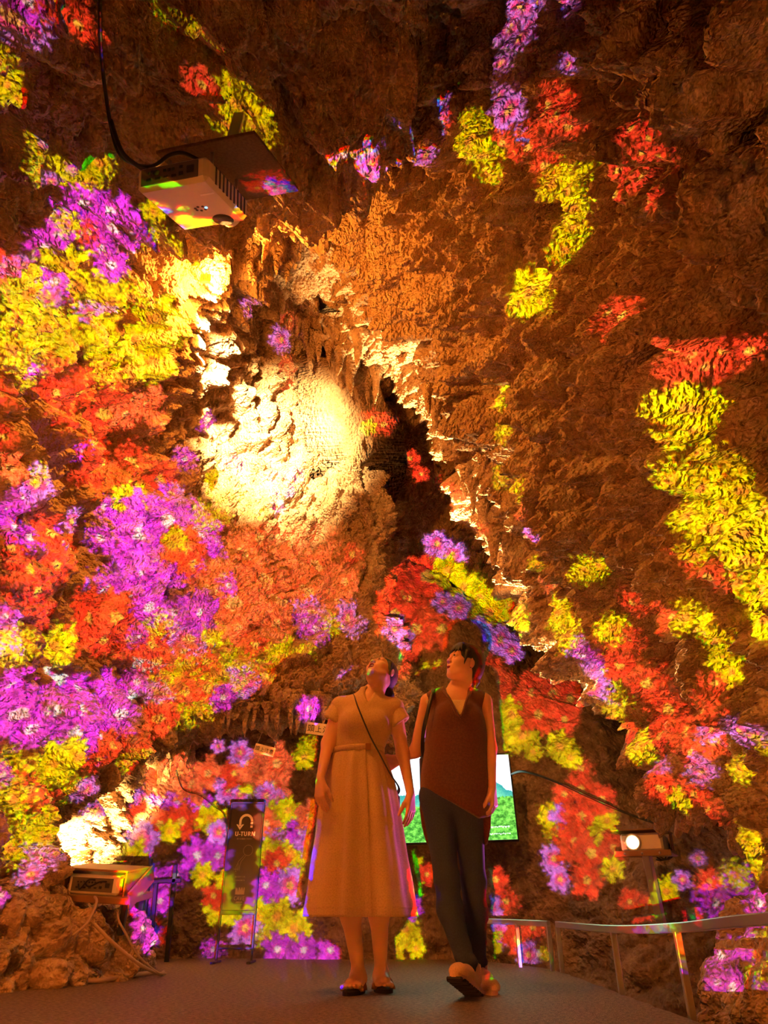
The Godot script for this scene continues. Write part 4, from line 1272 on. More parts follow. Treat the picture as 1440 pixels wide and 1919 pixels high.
# eyes, brows, lips and teeth, as parts in the frame of the head
func face_parts(t: Node3D, o: Vector3, b: Basis, open_mouth: bool) -> void:
	var xf := Transform3D(b, o)
	for sg in [-1.0, 1.0]:
		var ball := SphereMesh.new()
		ball.radius = 0.0115
		ball.height = 0.023
		ball.radial_segments = 20
		ball.rings = 12
		var e := obj("eye", ball, M.eye_white, t, xf * Transform3D(Basis.IDENTITY, V(sg * 0.031, 0.0095, 0.0735)))
		var ir := SphereMesh.new()
		ir.radius = 0.0062
		ir.height = 0.0124
		ir.radial_segments = 16
		ir.rings = 8
		obj("iris", ir, M.dark_eye, e, Transform3D(Basis.from_scale(V(1, 1, 0.45)), V(0, 0.002, 0.0095)))
		var br := PackedVector3Array([V(sg * 0.015, 0.03, 0.0835), V(sg * 0.028, 0.035, 0.081), V(sg * 0.046, 0.031, 0.068)])
		obj("eyebrow", tube_mesh(smooth(br, 4), [0.002, 0.0026, 0.0028, 0.0028, 0.0026, 0.0024, 0.002, 0.0016, 0.001], 7), M.hair, t, xf)
		var la := PackedVector3Array([V(sg * 0.0185, 0.012, 0.084), V(sg * 0.03, 0.0162, 0.0868), V(sg * 0.044, 0.0125, 0.078)])
		obj("eyelash", tube_mesh(smooth(la, 4), [0.0011, 0.0016], 6), M.hair, t, xf)
	var gap := 0.011 if open_mouth else 0.0028
	var up := PackedVector3Array([V(-0.0225, -0.055, 0.079), V(-0.011, -0.0555 + gap * 0.75, 0.0895), V(0, -0.0565 + gap * 0.85, 0.093), V(0.011, -0.0555 + gap * 0.75, 0.0895), V(0.0225, -0.055, 0.079)])
	var lo := PackedVector3Array([V(-0.0225, -0.0555, 0.079), V(-0.012, -0.0575 - gap, 0.087), V(0, -0.0585 - gap, 0.0905), V(0.012, -0.0575 - gap, 0.087), V(0.0225, -0.0555, 0.079)])
	var r := PackedFloat32Array()
	for i in 17:
		r.append(0.0014 + 0.0032 * sin(PI * i / 16.0))
	var st := st_new()
	add_tube(st, smooth(up, 4), r, 8)
	add_tube(st, smooth(lo, 4), r, 8)
	obj("lips", done(st), M.lips, t, xf)
	var tp := PackedVector3Array([V(-0.015, -0.052, 0.079), V(-0.007, -0.0525, 0.0845), V(0, -0.0527, 0.086), V(0.007, -0.0525, 0.0845), V(0.015, -0.052, 0.079)])
	obj("teeth", tube_mesh(smooth(tp, 4), [0.0035], 8), M.teeth, t, xf)


func make_people() -> void:
	var sk := mat(Color(0.86, 0.64, 0.5), 0.5)
	sk.subsurf_scatter_enabled = true
	sk.subsurf_scatter_strength = 0.12
	M.skin = sk
	M.hair = mat(Color(0.05, 0.032, 0.026), 0.6)
	M.hair.heightmap_enabled = true
	M.hair.heightmap_texture = noise_tex(FastNoiseLite.TYPE_SIMPLEX, 0.12, 256, 2, 33)
	M.hair.heightmap_scale = 0.15
	M.hair.uv1_triplanar = true
	M.hair.uv1_scale = Vector3(5, 1.2, 5)
	M.eye_white = mat(Color(0.85, 0.82, 0.78), 0.25)
	M.dark_eye = mat(Color(0.04, 0.025, 0.02), 0.2)
	M.lips = mat(Color(0.62, 0.12, 0.11), 0.35)
	M.teeth = mat(Color(0.9, 0.87, 0.8), 0.3)
	M.dress = cloth(Color(0.8, 0.66, 0.47), 0.09, 0.05)
	M.knit = cloth(Color(0.36, 0.15, 0.085), 0.05, 0.4)
	M.knit.rim_enabled = true
	M.knit.rim = 0.5
	M.cream = cloth(Color(0.9, 0.8, 0.64), 0.1, 0.05)
	M.denim = cloth(Color(0.15, 0.19, 0.33), 0.08, 0.06)
	M.strap = mat(Color(0.035, 0.03, 0.03), 0.45)
	M.gold = mat(Color(0.62, 0.42, 0.24), 0.35, 0.6)
	M.sole = mat(Color(0.09, 0.07, 0.06), 0.8)
	M.suede = cloth(Color(0.84, 0.68, 0.52), 0.12, 0.06)
	woman_in_dress()
	woman_in_vest()


func cloth(c: Color, freq: float, depth: float) -> StandardMaterial3D:
	var m := mat(Color.WHITE, 0.85)
	m.albedo_texture = noise_tex(FastNoiseLite.TYPE_SIMPLEX, freq, 256, 3, 31, ramp([[0.0, c.darkened(0.16)], [0.5, c], [1.0, c.lightened(0.07)]]))
	m.uv1_triplanar = true
	m.uv1_scale = Vector3(4, 4, 4)
	m.heightmap_enabled = true
	m.heightmap_texture = noise_tex(FastNoiseLite.TYPE_SIMPLEX, 0.25, 256, 2, 32)
	m.heightmap_scale = depth
	return m


func woman_in_dress() -> void:
	var t := thing("person", "woman in a long beige belted dress and sandals, head tilted far back", "person", V(-0.11, 0, -3.95))
	var ho := V(0.09, 1.53, -0.015)
	var hf := V(-0.42, 0.72, 0.55).normalized()
	var hu := (V(0.25, 0.6, -0.55) - hf * V(0.25, 0.6, -0.55).dot(hf)).normalized()
	var hb := Basis(hu.cross(hf), hu, hf)
	var neck := cap(V(0.03, 1.36, -0.03), ho + hb * V(0, -0.05, -0.03), 0.056, 0.047, 0.03)
	var torso := [
		ell(V(-0.025, 0.9, 0), V(0.155, 0.15, 0.11), 0.06),
		ell(V(-0.03, 1.1, 0), V(0.118, 0.15, 0.088), 0.06),
		ell(V(0.0, 1.24, 0), V(0.142, 0.14, 0.1), 0.06),
		ell(V(-0.06, 1.235, 0.075), V(0.05, 0.052, 0.042), 0.04),
		ell(V(0.065, 1.23, 0.075), V(0.05, 0.052, 0.042), 0.04),
		cap(V(-0.135, 1.34, -0.01), V(0.165, 1.335, -0.01), 0.046, 0.046, 0.06),
		cap(V(0.02, 1.34, -0.02), V(0.03, 1.42, -0.02), 0.075, 0.05, 0.05),
	]
	var w1 := V(-0.222, 0.93, 0.135)
	var w2 := V(0.25, 0.87, 0.05)
	var limbs := [
		cap(V(-0.145, 1.335, -0.01), V(-0.198, 1.13, 0.03), 0.042, 0.036, 0.04), cap(V(-0.198, 1.13, 0.03), w1, 0.036, 0.022, 0.02),
		cap(V(0.17, 1.33, -0.01), V(0.213, 1.09, -0.02), 0.042, 0.036, 0.04), cap(V(0.213, 1.09, -0.02), w2, 0.036, 0.022, 0.02),
		cap(V(-0.09, 0.85, 0), V(-0.06, 0.46, 0.02), 0.078, 0.05, 0.05), cap(V(-0.06, 0.46, 0.02), V(-0.055, 0.32, -0.005), 0.05, 0.05, 0.03), cap(V(-0.055, 0.32, -0.005), V(-0.01, 0.075, 0.0), 0.05, 0.028, 0.03),
		cap(V(0.05, 0.85, 0), V(0.075, 0.46, -0.02), 0.078, 0.05, 0.05), cap(V(0.075, 0.46, -0.02), V(0.085, 0.32, -0.06), 0.05, 0.05, 0.03), cap(V(0.085, 0.32, -0.06), V(0.095, 0.075, -0.1), 0.05, 0.028, 0.03),
	]
	var arr := [PackedVector3Array(), PackedVector3Array(), PackedInt32Array()]
	net_blobs(torso + limbs + [neck], V(-0.3, 0.03, -0.2), V(0.34, 1.5, 0.2), 0.012, arr)
	net_blobs(head_blobs(ho, hb, true) + [neck], ho - V(0.13, 0.14, 0.14), ho + V(0.13, 0.14, 0.14), 0.0032, arr)
	net_blobs([limbs[1]] + hand_blobs(w1 + V(0, -0.01, 0.0), V(0.02, -1, 0.12), V(0.6, 0, -0.8), V(0.75, 0, 0.65), 0.35), w1 - V(0.08, 0.2, 0.07), w1 + V(0.09, 0.03, 0.1), 0.0034, arr)
	net_blobs([limbs[3]] + hand_blobs(w2 + V(0, -0.01, 0), V(0.0, -1, 0.15), V(-0.7, 0, -0.7), V(-0.6, 0, 0.8), 0.25), w2 - V(0.1, 0.2, 0.07), w2 + V(0.09, 0.03, 0.11), 0.0034, arr)
	var h1 := V(0.0, 0.022, -0.045)
	var h2 := V(0.09, 0.022, -0.15)
	var f1 := V(-0.25, 0, 1)
	var f2 := V(0.12, 0, 1)
	net_blobs([limbs[6]] + foot_blobs(h1, f1, 1.0), V(-0.13, 0.0, -0.1), V(0.08, 0.2, 0.2), 0.0045, arr)
	net_blobs([limbs[9]] + foot_blobs(h2, f2, -1.0), V(0.02, 0.0, -0.21), V(0.2, 0.2, 0.12), 0.0045, arr)
	obj("body", blob_mesh(arr), M.skin, t)
	face_parts(t, ho, hb, true)
	# hair drawn back, with a tail behind
	var hair := [
		ell(ho + hb * V(0, 0.04, -0.02), V(0.08, 0.089, 0.095), 0.01, hb),
		[3, ho + hb * V(0, -0.03, 0.085), V(0.068, 0.11, 0.07), 0.0, 0.0, 0.02, hb.inverse()],
		[3, ho + hb * V(0, -0.11, 0.0), V(0.09, 0.08, 0.1), 0.0, 0.0, 0.02, hb.inverse()],
		cap(ho + hb * V(0.0, 0.0, -0.1), ho + hb * V(0.01, -0.03, -0.125), 0.028, 0.026, 0.02),
		cap(ho + hb * V(0.01, -0.03, -0.125), V(0.12, 1.37, -0.12), 0.026, 0.008, 0.01),
		cap(ho + hb * V(0.07, 0.04, 0.03), ho + hb * V(0.079, -0.05, 0.0), 0.011, 0.004, 0.008),
		cap(ho + hb * V(-0.07, 0.04, 0.03), ho + hb * V(-0.079, -0.05, 0.0), 0.011, 0.004, 0.008),
	]
	obj("hair", blobs_to_mesh(hair, ho - V(0.17, 0.2, 0.2), ho + V(0.17, 0.16, 0.16), 0.005), M.hair, t)
	# the dress: a bodice on the torso, cap sleeves, a belt and a pleated skirt
	var up := torso + [
		cap(V(-0.138, 1.34, -0.01), V(-0.178, 1.262, 0.0), 0.046, 0.054, 0.03),
		cap(V(0.165, 1.335, -0.01), V(0.2, 1.255, -0.01), 0.046, 0.054, 0.03),
		[4, V(-0.2, 1.225, 0), V(-0.25, -1, 0).normalized(), 0, 0, 0.01],
	]
	var bod := torso + [[4, V(0, 1.085, 0), V(0, -1, 0), 0, 0, 0.01]]
	var cut := [
		[1, V(0.03, 1.385, -0.02), V(0.05, 1.52, -0.02), 0.062, 0.075, 0.008],
		[1, V(0.025, 1.42, 0.06), V(0.02, 1.315, 0.09), 0.05, 0.008, 0.006],
		[1, V(0.025, 1.42, 0.09), V(0.02, 1.31, 0.115), 0.05, 0.008, 0.006],
		[1, V(0.025, 1.42, 0.11), V(0.02, 1.305, 0.14), 0.05, 0.008, 0.006],
	]
	obj("bodice", blobs_to_mesh(bod + cut, V(-0.22, 1.06, -0.17), V(0.26, 1.45, 0.18), 0.008, 0.014), M.dress, t)
	for sg in 2:
		var s: Array = up[torso.size() + sg]
		var tip: Vector3 = s[2]
		var out := V(-0.55, -0.83, 0) if sg == 0 else V(0.55, -0.83, 0)
		var inner := V(0.8, 0.1, 0) if sg == 0 else V(-0.8, 0.1, 0)
		obj("sleeve", blobs_to_mesh([s, [4, tip + out * 0.005, out, 0, 0, 0.01], [4, s[1] + inner * 0.05, inner.normalized(), 0, 0, 0.01], [1, s[1] + (tip - s[1]) * 0.5, tip + (tip - s[1]) * 1.0, 0.036, 0.054, 0.005]], V(-0.3, 1.15, -0.12), V(0.33, 1.42, 0.11), 0.007, 0.006), M.dress, t)
	var keys := [[V(-0.03, 1.1, 0), 0.133, 0.104, 0.0], [V(-0.03, 1.0, 0), 0.165, 0.13, 0.0], [V(-0.025, 0.86, 0.0), 0.196, 0.152, 0.0], [V(-0.02, 0.66, 0.0), 0.222, 0.17, 0.0], [V(-0.015, 0.48, 0.0), 0.248, 0.184, 0.0], [V(-0.01, 0.31, 0.0), 0.272, 0.196, 0.0]]
	var fold := func(a: float, v: float) -> float:
		var w := sin(a * 7.0 + 0.7 + v * 0.6) * 0.5 + sin(a * 11.0 + 1.3) * 0.35 + sin(a * 23.0) * 0.2 * (1.0 - v)
		var ple: float = -0.06 * exp(-pow((a - 1.95) * 9.0, 2.0)) + 0.035 * exp(-pow((a - 1.78) * 9.0, 2.0)) - 0.05 * exp(-pow((a - 1.2) * 10.0, 2.0))
		return (0.085 * w + ple * 1.9) * smoothstep(0.0, 0.25, v) + 0.012 * sin(a * 34.0) * (1.0 - smoothstep(0.0, 0.2, v)) + 0.006 * sin(v * 25.0 + a * 3.0)
	obj("skirt", loft(spline_rings(keys, 46), 150, fold, 0.08), M.dress, t)
	var hem := [[V(-0.0105, 0.352, 0), 0.268, 0.194, 0.0], [V(-0.0105, 0.348, 0), 0.27, 0.1955, 0.0], [V(-0.0105, 0.344, 0), 0.268, 0.194, 0.0]]
	obj("hem_seam", loft(hem, 150, func(a: float, v: float) -> float: return fold.call(a, 0.95)), M.dress, t)
	# the placket with its buttons down the front
	var plk := PackedVector3Array()
	var kk := spline_rings(keys, 46)
	for j in kk.size():
		var r: Array = kk[j]
		var a := 1.38
		var f: float = 1.004 + fold.call(a, float(j) / (kk.size() - 1))
		plk.append(r[0] + V(cos(a) * r[1] * f, 0, sin(a) * r[2] * f))
	obj("placket", tube_mesh(plk, [0.017], 12, V2(0.18, 1.0)), M.dress, t)
	var belt := PackedVector3Array()
	for k in 41:
		var a := TAU * k / 40
		belt.append(V(-0.03 + cos(a) * 0.141, 1.098 + 0.004 * sin(a * 2), sin(a) * 0.112))
	var bl := obj("belt", tube_mesh(belt, [0.015], 8, V2(0.25, 1.0)), M.dress, t)
	obj("buckle", box_mesh(V(0.03, 0.036, 0.012), 0.003, V(0.025, 1.098, 0.108)), M.gold, bl)
	# sandals
	for sd in 2:
		var h: Vector3 = h1 if sd == 0 else h2
		var f: Vector3 = (f1 if sd == 0 else f2).normalized()
		var side := 1.0 if sd == 0 else -1.0
		var s := f.cross(Vector3.UP) * side
		var ol := PackedVector2Array()
		for k in 28:
			var a := TAU * k / 28
			var z := 0.088 + cos(a) * 0.125
			var x := sin(a) * lerpf(0.03, 0.048, smoothstep(-0.03, 0.17, z)) + 0.006 * smoothstep(0.05, 0.2, z)
			ol.append(V2(x, z))
		var bs := Basis(s, f, s.cross(f))
		var so := obj("sandal", slab_mesh(ol, 0.016), M.sole, t, Transform3D(bs, Vector3(h.x, 0.008, h.z)))
		for band in [[0.145, 0.046, 0.03, 0.0], [0.105, 0.042, 0.05, 0.03], [0.03, 0.034, 0.085, -0.02]]:
			var pts := PackedVector3Array()
			for k in 13:
				var a := PI * k / 12
				var b: float = band[0] + band[3] * cos(a)
				pts.append(Vector3(h.x, 0.012, h.z) + f * b + s * cos(a) * band[1] + V(0, sin(a) * band[2], 0))
			obj("strap", tube_mesh(pts, [0.012], 8, V2(0.3, 1.0)), M.gold, so, so.transform.affine_inverse())
	# a thin strap across the chest with its small bag at the back hip
	var pts := PackedVector3Array([V(-0.045, 1.40, -0.07), V(-0.068, 1.408, -0.01), V(-0.055, 1.375, 0.06), V(-0.035, 1.31, 0.122), V(0.0, 1.225, 0.134), V(0.04, 1.14, 0.122), V(0.085, 1.06, 0.125), V(0.14, 0.965, 0.1), V(0.19, 0.9, 0.03), V(0.17, 0.88, -0.1)])
	var bag := thing("crossbody_bag", "small black bag on a thin black strap across the beige dress", "bag", t.position)
	obj("strap", tube_mesh(smooth(pts, 6), [0.0095], 8, V2(0.3, 1.0)), M.strap, bag)
	var bst := st_new()
	add_box(bst, Transform3D(Basis(Vector3.UP, 0.5), V(0.12, 0.84, -0.2)), V(0.17, 0.12, 0.05), 0.015)
	obj("pouch", done(bst), M.strap, bag)


func V2(a: float, b: float) -> Vector2:
	return Vector2(a, b)


func woman_in_vest() -> void:
	var t := thing("person", "woman with short dark hair in brown knit vest and jeans, stepping forward", "person", V(0.4, 0, -3.85))
	var ho := V(0.055, 1.55, 0.005)
	var hf := V(-0.86, 0.3, 0.42).normalized()
	var hu := (Vector3.UP + V(0.12, 0, 0) - hf * (Vector3.UP + V(0.12, 0, 0)).dot(hf)).normalized()
	var hb := Basis(hu.cross(hf), hu, hf)
	var neck := cap(V(0.01, 1.37, -0.02), ho + hb * V(0, -0.04, -0.03), 0.055, 0.046, 0.03)
	var torso := [
		ell(V(-0.045, 0.88, 0), V(0.15, 0.14, 0.1), 0.06),
		ell(V(-0.03, 1.08, 0), V(0.115, 0.15, 0.082), 0.06),
		ell(V(0.0, 1.25, 0), V(0.135, 0.14, 0.09), 0.06),
		ell(V(-0.055, 1.235, 0.07), V(0.048, 0.05, 0.036), 0.04),
		ell(V(0.06, 1.235, 0.07), V(0.048, 0.05, 0.036), 0.04),
		cap(V(-0.14, 1.345, -0.01), V(0.145, 1.345, -0.01), 0.042, 0.042, 0.05),
		cap(V(0.0, 1.35, -0.02), V(0.01, 1.42, -0.02), 0.07, 0.05, 0.05),
	]
	var w1 := V(0.158, 0.885, 0.05)
	var w2 := V(-0.31, 1.065, -0.16)
	var legs := [
		cap(V(-0.125, 0.84, 0), V(-0.095, 0.47, 0.05), 0.078, 0.052, 0.04), cap(V(-0.095, 0.47, 0.05), V(-0.085, 0.34, 0.045), 0.052, 0.053, 0.03), cap(V(-0.085, 0.34, 0.045), V(-0.02, 0.11, 0.09), 0.053, 0.034, 0.03),
		cap(V(0.03, 0.84, -0.01), V(0.045, 0.46, -0.03), 0.078, 0.052, 0.04), cap(V(0.045, 0.46, -0.03), V(0.05, 0.33, -0.09), 0.052, 0.053, 0.03), cap(V(0.05, 0.33, -0.09), V(0.06, 0.1, -0.2), 0.053, 0.034, 0.03),
	]
	var limbs := [
		cap(V(0.16, 1.345, -0.01), V(0.172, 1.09, 0.0), 0.042, 0.034, 0.03), cap(V(0.172, 1.09, 0.0), w1, 0.034, 0.021, 0.02),
		cap(V(-0.155, 1.345, -0.02), V(-0.225, 1.1, -0.13), 0.042, 0.034, 0.03), cap(V(-0.225, 1.1, -0.13), w2, 0.034, 0.021, 0.02),
	]
	var arr := [PackedVector3Array(), PackedVector3Array(), PackedInt32Array()]
	net_blobs(torso + limbs + [neck], V(-0.36, 0.72, -0.22), V(0.24, 1.5, 0.16), 0.012, arr)
	net_blobs(legs, V(-0.23, 0.06, -0.26), V(0.15, 0.9, 0.16), 0.014, arr, -0.012)
	net_blobs(head_blobs(ho, hb, false) + [neck], ho - V(0.14, 0.14, 0.14), ho + V(0.14, 0.14, 0.14), 0.0032, arr)
	net_blobs([limbs[1]] + hand_blobs(w1 + V(0, -0.01, 0), V(0.05, -1, 0.1), V(-0.75, 0, -0.6), V(-0.5, 0, 0.85), 0.75), w1 - V(0.09, 0.2, 0.07), w1 + V(0.09, 0.03, 0.11), 0.0034, arr)
	net_blobs([limbs[3]] + hand_blobs(w2 + V(-0.008, -0.003, 0.0), V(-0.75, -0.35, -0.1), V(0.1, -0.1, 1), V(-0.3, 0.95, 0), 0.3), w2 - V(0.19, 0.17, 0.08), w2 + V(0.06, 0.1, 0.13), 0.0034, arr)
	obj("body", blob_mesh(arr), M.skin, t)
	face_parts(t, ho, hb, false)
	var hair := [
		ell(ho + hb * V(0, 0.042, -0.018), V(0.084, 0.09, 0.1), 0.01, hb),
		ell(ho + hb * V(0, -0.01, -0.07), V(0.068, 0.075, 0.05), 0.03, hb),
		[3, ho + hb * V(0, -0.04, 0.09), V(0.069, 0.088, 0.062), 0.0, 0.0, 0.012, hb.inverse()],
		[3, ho + hb * V(0.075, -0.03, 0.01), V(0.03, 0.05, 0.036), 0.0, 0.0, 0.01, hb.inverse()],
		[3, ho + hb * V(-0.075, -0.03, 0.01), V(0.03, 0.05, 0.036), 0.0, 0.0, 0.01, hb.inverse()],
		[3, ho + hb * V(0, -0.12, 0.0), V(0.1, 0.05, 0.09), 0.0, 0.0, 0.02, hb.inverse()],
	]
	for k in 9:   # the fringe
		var x := -0.056 + k * 0.014
		hair.append(cap(ho + hb * V(x * 0.9, 0.095 - 3.0 * x * x, 0.062), ho + hb * V(x * 1.12 + 0.004, 0.032 + 0.006 * (k % 3), 0.096 - 9.0 * x * x), 0.013, 0.004, 0.008))
	hair.append(cap(ho + hb * V(0.07, 0.05, 0.03), ho + hb * V(0.078, -0.035, 0.038), 0.012, 0.003, 0.01))
	hair.append(cap(ho + hb * V(0.02, -0.07, -0.09), ho + hb * V(0.03, -0.115, -0.085), 0.022, 0.006, 0.01))
	obj("hair", blobs_to_mesh(hair, ho - V(0.17, 0.17, 0.17), ho + V(0.19, 0.16, 0.16), 0.0045), M.hair, t)
	var ear := SphereMesh.new()
	ear.radius = 0.004
	ear.height = 0.008
	obj("earring", ear, M.gold, t, Transform3D(Basis.IDENTITY, ho + hb * V(0.083, -0.037, -0.005)))
	# cream camisole, then the knit vest with its deep V
	obj("camisole", blobs_to_mesh(torso + [[4, V(0, 1.12, 0), V(0, -1, 0), 0, 0, 0.01], [4, V(0, 1.345, 0), V(0, 1, 0.25).normalized(), 0, 0, 0.01]], V(-0.2, 1.1, -0.14), V(0.2, 1.36, 0.16), 0.009, 0.006), M.cream, t)
	var vest := [
		ell(V(-0.03, 0.8, 0), V(0.178, 0.3, 0.118), 0.08),
		ell(V(-0.02, 1.02, 0), V(0.158, 0.24, 0.112), 0.08),
		ell(V(0.0, 1.2, 0), V(0.15, 0.19, 0.115), 0.08),
		ell(V(-0.055, 1.235, 0.075), V(0.05, 0.055, 0.042), 0.05),
		ell(V(0.06, 1.235, 0.075), V(0.05, 0.055, 0.042), 0.05),
		cap(V(-0.125, 1.352, -0.01), V(0.13, 1.352, -0.01), 0.047, 0.047, 0.05),
		cap(V(-0.05, 1.36, -0.02), V(0.06, 1.36, -0.02), 0.06, 0.06, 0.05),
		[1, V(0.01, 1.385, -0.02), V(0.02, 1.5, -0.02), 0.075, 0.09, 0.006],
		[1, V(0.005, 1.44, 0.05), V(0.005, 1.232, 0.085), 0.085, 0.012, 0.006],
		[1, V(0.005, 1.44, 0.08), V(0.005, 1.228, 0.11), 0.085, 0.012, 0.006],
		[1, V(0.005, 1.44, 0.11), V(0.005, 1.225, 0.14), 0.085, 0.012, 0.006],
		[1, V(0.005, 1.44, 0.14), V(0.005, 1.222, 0.165), 0.085, 0.012, 0.006],
		[1, V(0.195, 1.33, 0), V(0.2, 1.12, 0), 0.045, 0.05, 0.01],
		[1, V(-0.195, 1.33, -0.02), V(-0.21, 1.12, -0.04), 0.045, 0.05, 0.01],
	]
	var front := vest + [[4, V(-0.15, 0.862, 0), V(-0.45, -0.877, 0.0).normalized(), 0, 0, 0.01], [4, V(0.1, 0.75, 0.0), V(0.25, -1, 0.0).normalized(), 0, 0, 0.01]]
	obj("vest", blobs_to_mesh(front, V(-0.26, 0.7, -0.18), V(0.25, 1.44, 0.2), 0.0085, 0.006), M.knit, t)
	var back := [vest[0], [4, V(0, 0.63, 0), V(0, -1, 0), 0, 0, 0.01], [4, V(0, 0.9, 0), V(0, 1, 0), 0, 0, 0.01], [4, V(0, 0, -0.015), V(0.0, 0, 1), 0, 0, 0.01], [1, V(-0.03, 0.5, 0.0), V(-0.03, 0.95, 0.0), 0.09, 0.09, 0.01]]
	obj("back_panel", blobs_to_mesh(back, V(-0.26, 0.6, -0.18), V(0.22, 0.92, 0.05), 0.009, 0.008), M.knit, t)
	var trim := PackedVector3Array([V(-0.075, 1.405, -0.03), V(-0.07, 1.385, 0.05), V(-0.045, 1.325, 0.115), V(0.003, 1.222, 0.138), V(0.05, 1.325, 0.118), V(0.083, 1.385, 0.05), V(0.09, 1.405, -0.03)])
	obj("neck_trim", tube_mesh(smooth(trim, 5), [0.008], 8), M.knit, t)
	# jeans, with wrinkles at knee and ankle
	var jeans := legs + [ell(V(-0.045, 0.86, 0), V(0.155, 0.1, 0.105), 0.05)]
	for z in [[V(-0.095, 0.49, 0.05), 0.0], [V(-0.09, 0.44, 0.05), 1.0], [V(-0.075, 0.31, 0.05), 2.0], [V(-0.045, 0.2, 0.072), 3.0], [V(-0.03, 0.15, 0.083), 4.0], [V(-0.02, 0.12, 0.09), 5.0], [V(0.045, 0.47, -0.03), 6.0], [V(0.052, 0.3, -0.1), 7.0], [V(0.056, 0.2, -0.15), 8.0], [V(0.06, 0.13, -0.185), 9.0]]:
		var c: Vector3 = z[0]
		var w := 0.043 if c.y > 0.25 else 0.032
		var d := sin(z[1] * 2.3) * 0.012
		jeans.append(cap(c + V(-w, d, 0.02), c + V(w, -d, 0.022), 0.012, 0.012, 0.012))
	jeans.append([4, V(0, 0.095, 0), V(0, -1, 0), 0, 0, 0.01])
	obj("jeans", blobs_to_mesh(jeans, V(-0.24, 0.07, -0.27), V(0.17, 0.97, 0.18), 0.009, 0.006), M.denim, t)
	# sneakers: the front one rolls off its heel with the sole showing
	sneaker(t, V(0.005, 0.0, 0.05), Basis(Vector3.UP, -0.42) * Basis(Vector3.RIGHT, -0.3))
	sneaker(t, V(0.07, 0.0, -0.245), Basis(Vector3.UP, 0.1) * Basis(Vector3.RIGHT, 0.05))
	# the strap of a bag over her right shoulder
	var bag := thing("shoulder_bag", "dark bag strap over the shoulder of the brown knit vest", "bag", t.position)
	var pts := PackedVector3Array([V(-0.12, 1.1, -0.14), V(-0.125, 1.3, -0.09), V(-0.118, 1.41, -0.03), V(-0.13, 1.385, 0.045), V(-0.16, 1.28, 0.085), V(-0.19, 1.16, 0.06), V(-0.19, 1.06, -0.02), V(-0.15, 1.0, -0.14)])
	obj("strap", tube_mesh(smooth(pts, 6), [0.011], 8, V2(0.3, 1.0)), M.strap, bag)
	var bst := st_new()
	add_box(bst, Transform3D(Basis(Vector3.UP, -0.3), V(-0.1, 0.98, -0.2)), V(0.2, 0.22, 0.07), 0.025)
	obj("pouch", done(bst), M.strap, bag)


# a sneaker with its heel at the origin of xf and its toe along z
func sneaker(t: Node3D, at: Vector3, turn: Basis) -> void:
	var xf := Transform3D(turn, at)
	var upper := [
		cap(V(0, 0.06, 0.01), V(0, 0.055, 0.12), 0.036, 0.036, 0.03),
		cap(V(0, 0.05, 0.12), V(0.004, 0.043, 0.215), 0.036, 0.032, 0.03),
		ell(V(0.004, 0.04, 0.225), V(0.043, 0.03, 0.045), 0.02),
		cap(V(0, 0.075, 0.01), V(0, 0.105, 0.02), 0.036, 0.039, 0.02),
		[1, V(0, 0.1, 0.02), V(0, 0.16, 0.01), 0.03, 0.034, 0.006],
		[4, V(0, 0.026, 0), V(0, -1, 0), 0, 0, 0.01],
	]
	var s := obj("sneaker", blobs_to_mesh(upper, V(-0.07, 0.01, -0.06), V(0.07, 0.16, 0.29), 0.0055), M.suede, t, xf)
	var ol := PackedVector2Array()
	for k in 36:
		var a := TAU * k / 36
		var z := 0.112 + cos(a) * 0.162
		ol.append(V2(sin(a) * lerpf(0.04, 0.05, smoothstep(0.0, 0.2, z)) * (1.0 - 0.16 * exp(-pow((z - 0.09) * 18.0, 2.0))), z))
	obj("midsole", slab_mesh(ol, 0.022), M.suede, s, Transform3D(Basis(Vector3.RIGHT, PI / 2).scaled(V(1, 1, 1)), V(0, 0.021, 0)))
	var tread := st_new()
	for k in 11:
		var z := -0.035 + k * 0.0295
		var w := 0.072 if k in [0, 10] else 0.088
		add_box(tread, Transform3D(Basis(Vector3.UP, 0.12 * (k % 2 * 2 - 1)), V(0, 0.006, z)), V(w, 0.014, 0.022), 0.004)
	obj("sole", done(tread), M.sole, s)
	for k in 5:
		var z := 0.085 + k * 0.022
		var y := 0.098 - k * 0.0055
		var pts := PackedVector3Array([V(-0.026, y - 0.016, z), V(0, y, z + 0.004), V(0.026, y - 0.016, z)])
		obj("lace", tube_mesh(smooth(pts, 4), [0.0035], 6), M.cream, s)


# ---------------------------------------------------------------- things in the cave
func build_objects() -> void:
	M.white_plastic = mat(Color(0.86, 0.82, 0.76), 0.4)
	M.grey_plastic = mat(Color(0.34, 0.3, 0.27), 0.5)
	M.port = mat(Color(0.05, 0.045, 0.045), 0.5)
	M.wood = cloth(Color(0.42, 0.29, 0.18), 0.06, 0.2)
	M.steel = mat(Color(0.72, 0.7, 0.68), 0.32, 0.85)
	M.tray = mat(Color(0.5, 0.36, 0.2), 0.5)
	M.print_white = mat(Color(0.95, 0.93, 0.9), 0.5)
	M.print_dim = mat(Color(0.62, 0.56, 0.52), 0.5)
	M.panel = mat(Color(0.13, 0.085, 0.075), 0.35)
	M.sign_white = mat(Color(0.93, 0.88, 0.76), 0.5)
	M.beige_cable = mat(Color(0.66, 0.56, 0.46), 0.6)
	stalactites()
	make_people()
	hanging_projector()
	tray_projector()
	pole_projector()
	screen()
	uturn_sign()
	warning_signs()
	rails()
	cables()


